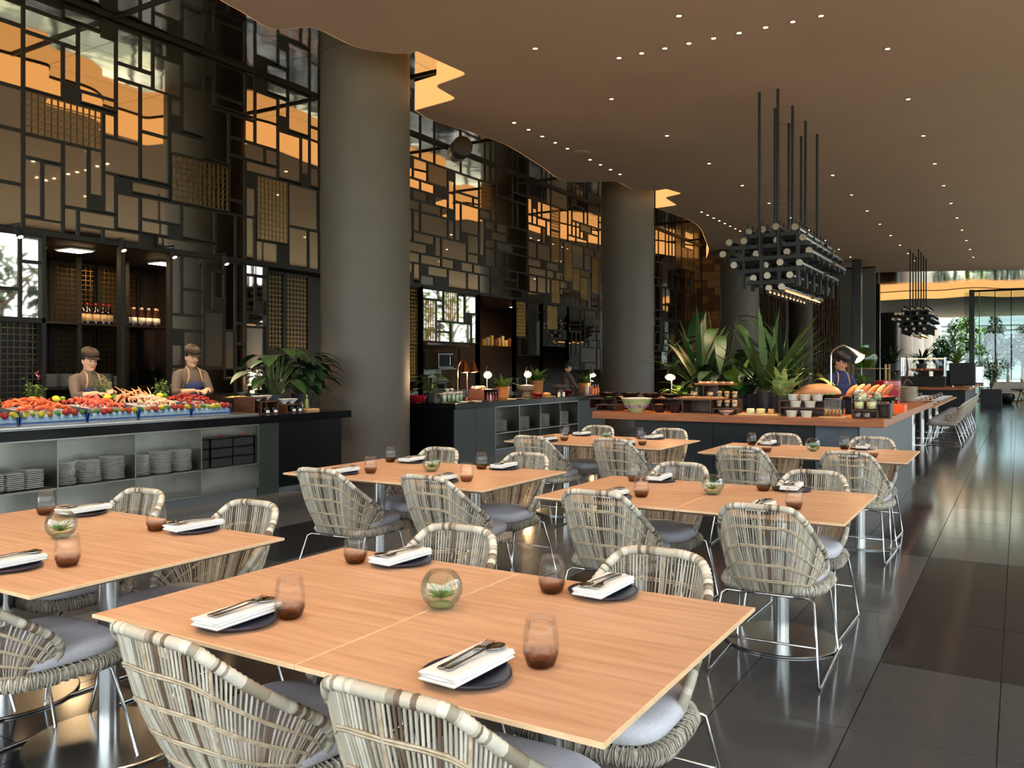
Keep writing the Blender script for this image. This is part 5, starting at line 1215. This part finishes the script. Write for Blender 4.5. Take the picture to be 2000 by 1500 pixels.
for k in range(14):
    px=1611+2.4*k; rr=empty('dressing_vial',(aty(px,780,9.56+.05*(k%3)).x,9.56+.05*(k%3),IZ+.0145),0,'slim glass vial of %s dressing on the small tray'%['amber','clear','golden'][k%3],'vial','%s dressing vials'%['amber','clear','golden'][k%3])
    b=MB(); b.lathe([(0,0),(.011,0),(.011,.1),(.005,.115),(.005,.13),(0,.13)],10); b.build('vial_glass',M['clear'],rr,smooth=True); b=MB(); b.lathe([(0,.003),(.0095,.003),(.0095,.075),(0,.075)],10); b.build('dressing',mat('dressing %d'%(k%3),[(180,100,30),(226,214,190),(226,170,40)][k%3],.2),rr,smooth=True); b=MB(); b.tube([(0,0,.1),(.003,0,.19)],.002,5); b.ell((.003,0,.192),(.005,.005,.005),6,4); b.build('dropper',M['chrome'],rr)
crate(isl(1692,9.7),.2,.26,.09,'low walnut block under the lemon jars',rz=-PI/2); crate(isl(1700,9.9),.2,.36,.17,'high walnut block behind the lemon jars',rz=-PI/2); crate(isl(1727,9.75),.14,.14,.16,'slim walnut block at the corner of the island',rz=-PI/2)
LEM=mat('preserved lemon',(236,206,110),.4,rgb2=(244,232,190),scale=18)
for k,(px,y,z) in enumerate(((1678,9.66,.091),(1702,9.68,.091),(1684,9.88,.171),(1673,9.88,.171))): jar((aty(px,780,y).x,y,IZ+z),.055,.11,['lemon jar on the low block closest to the vials','lemon jar on the low block closest to the corner','lemon jar on the high block','dark olive jar on the high block'][k],LEM if k<3 else mat('olives',(70,50,30),.4),'preserve jars',lid=M['clear'])
jar((aty(1712,780,9.9).x,9.9,IZ+.171),.05,.1,'herb green jar on the high block near the corner',mat('herb oil',(120,120,50),.4),None,lid=M['clear'])
for k,px in enumerate((1675,1692)): jar(isl(px,9.54),.038,.07,'small clear jar of dark sauce in front of the low block %s'%['near the vials','near the corner'][k],mat('dark jam',(70,40,30),.4),'small sauce jars')
# carved roast and platters
rb_=empty('roast_ham',(aty(1600,780,10.35).x,10.35,IZ),0,'large tan roast leg on a dark riser behind the ramekins','roast')
b=MB(); b.ell((0,0,.24),(.25,.17,.12),28,16); b.ell((-.2,0,.2),(.12,.11,.085),18,10); me=bake(b.mesh('roast',mat('roast skin',(196,140,96),.55,rgb2=(168,108,70),bump=.3,bscale=12,scale=5),True),[('REMESH',dict(mode='VOXEL',voxel_size=.016,use_smooth_shade=True)),('SMOOTH',dict(factor=.5,iterations=4))],'meat'); link('meat',me,rb_)
b=MB(); b.box(-.28,.24,-.17,.17,0,.125,.006); b.build('riser',M['walnut'],rb_)
bowl((aty(1616,780,10.0).x+.02,10.02,IZ+.171),.14,.07,BB,'wide black bowl of green leaves before the roast',fill=GRN)
pl=empty('charcuterie_platter',(aty(1698,780,10.55).x,10.55,IZ),0,'long black platter of cold cuts and crusty bread under the lamp','platter')
b=MB(); b.box(-.27,.3,-.18,.18,.17,.2,.008); b.box(-.25,.25,-.1,.1,0,.17); b.build('platter',M['black'],pl)
rr=random.Random(3)
for k in range(6):
    b=MB(); P=spline([(-.1,0,0),(0,0,.012),(.1,0,0)],9); b.tube(P,[.012,.026,.031,.033,.033,.031,.029,.024,.01],10); o=b.build('bread_loaf',mat('loaf crust %d'%(k%3),[(206,120,60),(224,170,110),(190,100,60)][k%3],.7,var=.2,scale=14),None,(pl.location.x-.2+.078*k,10.6,IZ+.26+.01*(k%2)),(rr.uniform(-.3,.3),-.9+rr.uniform(-.2,.2),.5),smooth=True); tag(o,'%s crusty loaf standing on the black platter'%['amber','pale','dark'][k%3],'bread','%s loaves'%['amber','pale','dark'][k%3])
for k in range(16):
    b=MB(); b.lathe([(0,.006),(.03,.003),(.045,.012),(.043,.015),(.028,.007),(0,.01)],12,wob=lambda a:.15*math.sin(4*a)); o=b.build('ham_slice',mat('ham %d'%(k%2),[(206,110,90),(170,60,54)][k%2],.5),None,(pl.location.x-.24+.034*k,10.43+.03*(k%2),IZ+.2005),(rr.uniform(-.2,.2),rr.uniform(-.2,.2),rr.uniform(0,6)),smooth=True); tag(o,'folded %s ham slice at the edge of the black platter'%['pink','dark red'][k%2],'ham','%s ham slices'%['pink','dark red'][k%2])
heat_lamp((aty(1623,780,10.75).x,10.75,IZ),'polished silver carving lamp beside the roast',.74,.3,-.3,'chrome',.8,W=14)
heat_lamp((aty(1312,780,11.2).x,11.2,IZ),'bright silver heat lamp between the second column and the plants',.52,.18,-1.3,'chrome',.6,W=7)
# green bottle vase
gv=lathe_thing('glass_demijohn',[(0,0),(.1,0),(.16,.08),(.17,.16),(.12,.26),(.05,.3),(.05,.34),(.06,.35)],glassmat('green bottle glass',(150,206,120),.15),(aty(1690,700,13.6).x,13.6,IZ+.55),'round green glass demijohn on the plant stand','vase')
stn=empty('plant_stand',(aty(1697,700,13.6).x,13.6,IZ),0,'thin brass frame stand on the island arm','stand')
for sx in (-.26,.26):
    for sy in (-.2,.2): b=MB(); b.box(sx-.012,sx+.012,sy-.012,sy+.012,0,.6); b.build('upright',M['brassgrid'],stn)
for z in (.2,.54): b=MB(); b.box(-.27,.27,-.21,.21,z-.01,z); b.build('shelf',M['brassgrid'],stn)
pot_plant((aty(1690,700,13.6).x-.02,13.55,IZ+.2005),.09,.12,'palm sprout in a brown pot on the brass stand','fan',M['lightgreen'],14,.24,.05,31,potm=M['walnut'])
# red barrel grill
dg=empty('red_grill',(aty(1733,780,12.6).x,12.6,IZ),0,'glossy red ceramic drum grill on short legs','grill')
b=MB(); b.lathe([(0,.09),(.1,.09),(.15,.13),(.165,.24),(.17,.3),(.165,.36),(.15,.37),(.0,.375)],32); b.build('drum',M['red'],dg,auto=.7)
b=MB(); b.lathe([(.172,.28),(.178,.29),(.172,.3)],32); b.build('band',M['red'],dg,smooth=True)
for k in range(3): a=k*2.1+.4; b=MB(); b.tube([(math.cos(a)*.12,math.sin(a)*.12,.11),(math.cos(a)*.145,math.sin(a)*.145,0)],[.024,.02],10); b.build('leg',M['red'],dg,smooth=True)
b=MB(); b.box(-.1,.1,-.16,.16,0,.09,.004); tag(b.build('orange_box',mat('orange lacquer',(226,90,30),.4),None,(aty(1752,780,11.4).x,11.4,IZ)),'orange lacquer box on the island arm near the corner','box')
pm_=plate_mesh(.14,.02); pcx=aty(1774,770,14.8).x
pc=MB(); pc.lathe([(.08,0),(.09,.003),(.138,.016),(.14,.02),(.135,.02),(.08,.006),(0,.005)],30); pcm=pc.mesh('plate',M['cream'],True)
for i in range(13): tag(link('plate',pcm,None,(pcx,14.8,IZ+.0005+i*.0185)),'%s cream plate of the tall stack at the end of the island arm'%ORD[i],'plate','cream plates on the island arm')
tag(link('plate',pcm,None,(pcx+.32,15.05,IZ+.0005)),'single cream plate beside the tall plate stack on the island arm','plate')
# ---- plants on the island
def pp(px,y,R,H,label,style,m,n,L,Wd,seed,**kw): return pot_plant((aty(px,700,y).x,y,IZ),R,H,label,style,m,n,L,Wd,seed,**kw)
pp(1335,11.0,.12,.16,'low light green plant beside the silver heat lamp','fan',M['lightgreen'],26,.45,.08,41,droop=.8)
pp(1368,11.1,.16,.3,'large upright dracaena with long broad leaves beside the second column','fan',M['green'],34,1.15,.1,42,droop=.35)
pp(1410,11.4,.14,.3,'tall plant with wide nodding leaves in the middle of the island','bush',M['green'],15,1.05,.16,43,droop=.9)
pp(1438,10.75,.13,.2,'bird nest fern with light green straps below the tall leaves','fan',M['lightgreen'],24,.62,.11,44,droop=.55)
pp(1497,10.6,.12,.28,'tall sword leaf plant in a black cylinder pot','fan',M['green'],16,1.2,.095,45,droop=.14,taper=.95)
pp(1528,11.3,.16,.4,'fine leaved dracaena with arching grassy leaves','fan',M['darkgreen'],70,1.05,.035,46,droop=.5)
pp(1545,11.05,.14,.25,'dense grassy palm near the roast','fan',M['green'],64,.75,.03,47,droop=.5)
pp(1530,10.35,.11,.2,'variegated yellow green leafy plant behind the ramekins','fan',M['variegated'],30,.42,.1,48,droop=.5)
pp(1462,11.0,.13,.2,'dark leafy filler plant behind the cheese board','bush',M['darkgreen'],40,.42,.15,49,droop=.6)
pp(1400,10.8,.13,.2,'dark leafy filler plant behind the upper snack board','bush',M['darkgreen'],40,.4,.15,50,droop=.6)
pp(1570,10.75,.1,.18,'small yellowish leafy plant next to the roast','bush',M['variegated'],18,.34,.12,51,droop=.5)
# ================================================================ COMMUNAL TABLE, BAR, LOUNGE
ct=empty('communal_table',(-1.75,20.4,0),0,'long oak communal table beyond the island with a row of wicker chairs','table')
b=MB(); b.box(-.42,.42,-3.2,3.2,TH-.03,TH,.004); b.build('table_top',woodmat('communal oak',(205,160,118),(178,128,88),along='y'),ct)
for y in (-2.7,-.9,.9,2.7):
    b=MB(); b.cyl(0,y,.012,TH-.03,.05,20); b.build('pedestal',M['chrome'],ct,auto=.6); b=MB(); b.lathe([(.3,0),(.3,.01),(.06,.016),(0,.016)],36,c=(0,y,0)); b.build('base_disc',M['chrome'],ct,auto=.5)
for k in range(7):
    o=copy_tree(chair0); o.location=(-1.22,17.75+.9*k,0); o.rotation_euler=(0,0,PI/2+random.uniform(-.04,.04)); tag(o,'wicker chair %s in the aisle side row of the communal table'%['first','second','third','fourth','fifth','sixth','seventh'][k]+' from the island','chair','communal table chairs')
    for dx,nm in ((-1.52,'aisle'),(-1.98,'far')):
        y=17.75+.9*k
        tag(link('side_plate',plate_me,None,(dx,y,TH+.0005),(0,0,k)),'navy plate on the %s side of the communal table'%nm,'plate','communal plates '+nm); tag(link('folded_napkin',napkin_me,None,(dx,y,TH+.005),(0,0,PI/2+.4)),'folded napkin on the %s side of the communal table'%nm,'napkin','communal napkins '+nm)
        tag(link('stemless_tumbler',tumbler_me,None,(dx-.15,y+.2,TH)),'smoky tumbler on the %s side of the communal table'%nm,'glass','communal tumblers '+nm)
# bar
BY=26.2; bxa=aty(1755,760,BY).x; bxb=aty(1893,764,BY).x
br=empty('service_bar',((bxa+bxb)/2,BY,0),0,'dark service bar with teak top beyond the communal table','bar'); hw=(bxb-bxa)/2
b=MB(); b.box(-hw,hw,0,.9,.84,.92,.004); b.build('teak_top',M['teak'],br); b=MB(); b.box(hw-.7,hw,.902,6.5,.84,.92,.004); b.build('teak_top',M['teak'],br)
b=MB(); b.box(-hw+.05,hw-.1,.1,.85,0,.84); b.box(hw-.65,hw-.1,.85,6.4,0,.84); b.build('bar_body',M['matteblack'],br)
def far(px,y,z=.92): return (aty(px,740,y).x,y,z)
dc=empty('display_case',far(1804,26.6),0,'glass pastry display case on the bar','display case'); w=.55
b=MB(); b.box(-w,w,-.25,.25,0,.3); b.build('case_base',M['darkmetal'],dc)
for z in (.45,.82): b=MB(); b.box(-w,w,-.25,.25,z,z+.012); b.build('glass_shelf',M['clear'],dc)
for sx,sy in ((-w,-.25),(w,-.25),(-w,.25),(w,.25)): b=MB(); b.box(sx-.015,sx+.015,sy-.015,sy+.015,.3,.84); b.build('case_post',M['chrome'],dc)
b=MB(); b.box(-w,w,-.255,-.249,.3,.83); b.build('front_glass',M['clear'],dc)
b=MB(); b.box(-w+.03,w-.03,-.01,.01,.79,.81); b.build('light_strip',M['warmstrip'],dc)
for k in range(10): lathe_thing('cake_slice',[(0,0),(.05,0),(.05,.05),(0,.06)],mat('cake %d'%(k%2),[(214,140,70),(206,90,60)][k%2],.6),(dc.location.x-.46+.1*k,26.6,.92+.463),'%s cake in the pastry display case'%['golden','red'][k%2],'cake','%s cakes'%['golden','red'][k%2],n=10)
cm=empty('coffee_machine',far(1880,26.55),0,'large black espresso machine on the bar','coffee machine')
b=MB(); b.box(-.32,.32,-.25,.25,.05,.68,.03); b.build('housing',M['matteblack'],cm); b=MB(); b.box(.3,.52,-.2,.2,.1,.6,.03); b.build('brew_unit',M['chrome'],cm)
for k in range(2): b=MB(); b.tube([(.42,-.1+.2*k,.35),(.62,-.1+.2*k,.3)],.02,8); b.build('portafilter',M['black'],cm)
for sx in (-.25,.25): b=MB(); b.cyl(sx,0,0,.06,.03,12); b.build('foot',M['chrome'],cm)
for k,px in enumerate((1742,1800,1838,1868)):
    stand=far(px,28.6); rr=empty('plant_pedestal',(stand[0],28.6,0),0,'slim dark pedestal behind the bar carrying %s'%['an upright palm','a broad palm','a fan palm','a small fern'][k],'pedestal'); b=MB(); b.box(-.2,.2,-.2,.2,0,1.35,.01); b.build('column',M['darkmetal'],rr); b=MB(); b.box(-.24,.24,-.24,.24,1.351,1.38,.004); b.build('top_plate',M['darkmetal'],rr)
    pot_plant((stand[0],28.6,1.381),.16,.22,['upright palm behind the bar','broad palm above the display case','fan palm beside the espresso machine','small fern above the espresso machine'][k],'fan',[M['green'],M['darkgreen'],M['green'],M['lightgreen']][k],26,.75,.08,70+k,droop=.6)
# antler like driftwood plant next to the grill
dw=empty('driftwood_plant',far(1752,24.5,0),0,'tall driftwood stem arrangement with spiky air plants by the bar','plant')
b=MB(); b.lathe([(0,0),(.2,0),(.25,.5),(.22,.5),(0,.46)],20); b.build('pot',M['pot'],dw,auto=.6)
b=MB(); b.tube(spline([(0,0,.4),(.1,0,.9),(.25,0,1.3),(.22,.05,1.8)],12),[.05,.05,.05,.045,.045,.04,.04,.035,.03,.025,.02,.01],8); b.build('driftwood',mat('driftwood',(120,84,66),.8),dw,smooth=True)
q=random.Random(8); b=MB()
for k in range(70): a=q.uniform(0,6.28); e=q.uniform(-.2,1.2); b.leaf((q.uniform(-.2,.2),q.uniform(-.1,.1),.9+q.uniform(-.25,.3)),(math.cos(a)*math.cos(e),math.sin(a)*math.cos(e),math.sin(e)),.38,.03,.3,4)
tag(b.build('spiky_leaves',mat('silver leaf',(140,140,116),.6,rgb2=(96,104,74),scale=8),dw,smooth=True),kind='stuff')
# planter with white flowering shrub
pl=empty('planter_box',far(1936,37.3,0),0,'square charcoal planter at the aisle end','planter'); b=MB(); b.box(-.36,.36,-.36,.36,0,.62,.01); b.build('box',M['pot'],pl); b=MB(); b.box(-.32,.32,-.32,.32,.621,.64); b.build('soil',M['soil'],pl)
fs=empty('flowering_shrub',far(1936,37.3,.641),0,'white flowering shrub growing in the charcoal planter','shrub'); st=MB(); lf=MB(); fl=MB(); q=random.Random(12)
for k in range(24):
    a=q.uniform(0,6.28); e=q.uniform(.1,.65); tip=Vector((math.cos(a)*e,math.sin(a)*e,.7+q.uniform(0,.75))); st.tube([(0,0,0),tip*.5+Vector((0,0,.1)),tip],.008,4)
    for m_ in range(16):
        p=tip*(.4+.6*q.random())+Vector((q.uniform(-.1,.1),q.uniform(-.1,.1),q.uniform(-.05,.1))); d=(q.uniform(-1,1),q.uniform(-1,1),q.uniform(-.2,.8))
        (lf if m_%5<3 or p.z<.6 else fl).leaf(p,d,.13,.06,.4,3)
st.build('stems',M['stem'],fs); tag(lf.build('leaves',M['green'],fs,smooth=True),kind='stuff'); tag(fl.build('white_flowers',mat('white petal',(226,224,190),.7),fs,smooth=True),kind='stuff')
# lounge
def sofa(px,y,label,m,w=1.3):
    r=empty('lounge_sofa',far(px,y,0),0,label,'sofa')
    b=MB(); b.box(-w/2,w/2,-.4,.4,.12,.42,.06); b.build('seat',m,r,smooth=False); b=MB(); b.box(-w/2,w/2,.25,.45,.3,.85,.08); b.build('backrest',m,r)
    for s in (-1,1): b=MB(); b.box(s*w/2-.12,s*w/2+.12,-.42,.42,.12,.62,.07); b.build('armrest',m,r); 
    for sx in (-1,1):
        for sy in (-1,1): b=MB(); b.cyl(sx*w*.42,sy*.33,0,.13,.025,10); b.build('leg',M['matteblack'],r)
sofa(1966,43,'cream upholstered lounge sofa beside the planter',mat('cream upholstery',(206,196,178),.9))
tb=lathe_thing('side_drum',[(0,0),(.25,0),(.38,.2),(.36,.38),(.2,.42),(0,.42)],M['black'],far(1962,40.5,0),'round black lounge pouf in front of the cream sofa','pouf')
b=MB(); b.box(-1.6,.6,-1.8,1.8,0,.015); tag(b.build('lounge_rug',mat('straw rug',(190,170,124),.95,var=.1,scale=40),None,(far(1985,42.5,0)[0],42.5,0.001)),'straw coloured rug under the lounge seats','rug')
lt=empty('lounge_table',far(1994,39.5,0),0,'dark low lounge table with round top at the aisle edge','table'); b=MB(); b.lathe([(0,.58),(.35,.58),(.35,.62),(0,.62)],28); b.build('top',M['black'],lt); 
for k in range(3): b=MB(); b.tube([(0,0,.58),(math.cos(k*2.1)*.3,math.sin(k*2.1)*.3,0)],.02,8); b.build('leg',M['black'],lt)
# ================================================================ PENDANTS AND DOWNLIGHTS
dr=MB(); dr.lathe([(.045,0),(.045,-.004),(.03,-.004),(.03,.01)],20); dring=dr.mesh('trim_ring',mat('dark lamp trim',(120,104,90),.5),True)
dd=MB(); dd.lathe([(.0,-.0015),(.03,-.0015),(.03,.004)],16); ddisc=dd.mesh('lamp_disc',M['downlight'],False)
def downlight(x,y,lab,grp,w=0):
    r=empty('downlight',(x,y,ZS),0,lab,'ceiling light',grp); link('trim_ring',dring,r); link('lamp_disc',ddisc,r)
    if w: light('downlight_beam','SPOT',(0,0,-.02),w,parent=r,spot_size=1.15,spot_blend=.7,shadow_soft_size=.03)
for x,nm in ((-5.33,'toward the counters'),(-3.4,'in the middle of the room'),(-1.45,'along the aisle')):
    for k in range(-5,11):
        y=11.75+2.36*k
        if x==-3.4 and 11<y<17: continue
        downlight(x,y,'small recessed downlight in the ceiling row '+nm,'downlights '+nm,SPOT_W if y<16 else (SPOT_W*.6 if k%2==0 and y<27 else 0))
for i in range(9): downlight(-4.54+.32*i,10.25,'small downlight in the straight row above the near edge of the island','downlights above the island edge',SPOT_W*.9 if i%2==0 else 0)
for i in range(10): downlight(-7.24,12.04+.484*i,'small downlight in the row above the hot food counter','downlights above the hot food counter',SPOT_W*.3 if i%3==0 else 0)
for i in range(9): downlight(-7.15,21.46+.51*i,'small downlight in the row beyond the second column','downlights beyond the second column')
for i in range(5):
    x,y=-6.7,2.9+.85*i; r=empty('downlight',(x,y,ZS),0,'small adjustable downlight over the seafood counter','ceiling light','downlights over the seafood counter'); link('trim_ring',dring,r); link('lamp_disc',ddisc,r)
    l=light('downlight_beam','SPOT',(0,0,-.02),SPOT_W*1.6,parent=r,spot_size=.75,spot_blend=.6,shadow_soft_size=.03); l.rotation_euler=(.2,.36,0)
for px,py in ((1133,299),(1525,408),(1560,445),(1633,494),(1660,513)):
    p=atz(px,py,ZS); b=MB(); b.lathe([(.2,0),(.2,-.006),(.17,-.012),(0,-.012)],28); tag(b.build('ceiling_hatch',M['ceil'],None,p,auto=.5),'round flush access cover in the ceiling','ceiling cover','round ceiling covers')
# track spots in front of the seafood opening, lighting the display
for i,(y,e) in enumerate(((4.2,1),(5.35,1),(6.66,1),(7.42,1),(8.3,.6))):
    r=empty('track_spot',(XW+.25,y,ZB-.02),0,'small black track spotlight above the seafood counter','spotlight','track spotlights over the seafood')
    b=MB(); b.tube([(-.25,0,.06),(0,0,.06),(0,0,-.01)],.012,6); b.build('arm',M['matteblack'],r)
    b=MB(); b.lathe([(0,.09),(.035,.085),(.04,0),(.036,-.05),(.03,-.05),(.03,.01)],18); o=b.build('head',M['matteblack'],r,auto=.6); o.location=(0,0,-.06); o.rotation_euler=(0,-.55,0)
    b=MB(); b.lathe([(0,0),(.03,0),(.03,.004)],16); o=b.build('lens',M['lamp'],r); o.location=(.022,0,-.1); o.rotation_euler=(0,-.55,0)
    l=light('track_beam','SPOT',(.04,0,-.13),90*e,parent=r,spot_size=1.0,spot_blend=.5,shadow_soft_size=.03); l.rotation_euler=(0,-.62,0)
def pendant(x0,x1,y0,y1,zc,label,fine=True):
    r=empty('tube_pendant',((x0+x1)/2,(y0+y1)/2,0),0,label,'pendant lamp'); cx,cy=(x0+x1)/2,(y0+y1)/2
    for x in (x0-cx,x1-cx):
        for k in range(4):
            y=y0-cy+.0+(y1-y0)*k/3; b=MB(); b.cyl(x,y,zc,ZS,.022,10); b.build('rod',M['matteblack'],r,smooth=False)
    q=random.Random(6)
    rows=[(z,tuple(x*.78 for x in xs)) for z,xs in [(.36,(-.42,-.12,.18,.48)),(.2,(-.75,-.45,.12,.62)),(.02,(-.85,-.28,.3,.7)),(-.16,(-.62,-.1,.25,.55)),(-.34,(-.35,.0,.4)),(-.5,(-.05,.22))]]
    half=(y1-y0)/2+.15
    for z,xs in rows:
        for x in xs:
            a=-half+q.uniform(0,.35); L=q.uniform(1.3,2.1); 
            for seg in ((a,min(a+L,half)),(min(a+L+.25,half-.4),half)):
                if seg[1]-seg[0]<.4: continue
                b=MB(); b.tube([(x,seg[0],zc+z),(x,seg[1],zc+z)],.046,14); o=b.build('glass_tube',mat('dark smoked tube',(150,150,152),.14,.85),r,auto=.7)
                b=MB(); b.tube([(x,seg[0]-.012,zc+z),(x,seg[0]+.02,zc+z)],.05,14); b.build('end_cap',mat('clear tube end',(138,124,98),.2,.3),o,auto=.7)
            y=-half+.2
            b=MB()
            while y<half-.1:
                b.box(x-.012,x+.012,y,y+.03,zc+z-.1,zc+z-.04); b.box(x-.012,x+.012,y+.06,y+.09,zc+z-.1,zc+z-.04)
                if z>.3: b.box(x-.012,x+.012,y,y+.03,zc+z+.04,zc+z+.12)
                y+=.26
            tag(b.build('clip_row',M['matteblack'],r),kind='stuff')
    for z,w in ((.28,.42),(.12,.58),(-.06,.6),(-.24,.5),(-.42,.34)):
        for k in range(7):
            y=-half+.25+k*(2*half-.5)/6; b=MB(); b.box(-w,w,y-.035,y+.035,zc+z-.03,zc+z+.03); b.build('cross_bar',M['matteblack'],r)
    for x in (-.4,-.13,.13,.4):
        for k in range(6): y=-half+.25+k*(2*half-.5)/5; b=MB(); b.box(x-.025,x+.025,y-.025,y+.025,zc-.5,zc+.38); b.build('spine_post',M['matteblack'],r)
    b=MB(); b.box(-.06,-.035,-half+.3,half-.3,zc-.565,zc-.555); b.box(.2,.225,-half+.3,half-.3,zc-.565,zc-.555); b.build('light_strip',M['warmstrip'],r)
    return r
pendant(-3.31,-3.04,12.6,15.4,3.15,'large black tube cluster pendant lamp above the island plants')
pendant(-3.23,-2.97,32.0,34.8,3.15,'black tube cluster pendant lamp above the far bar')
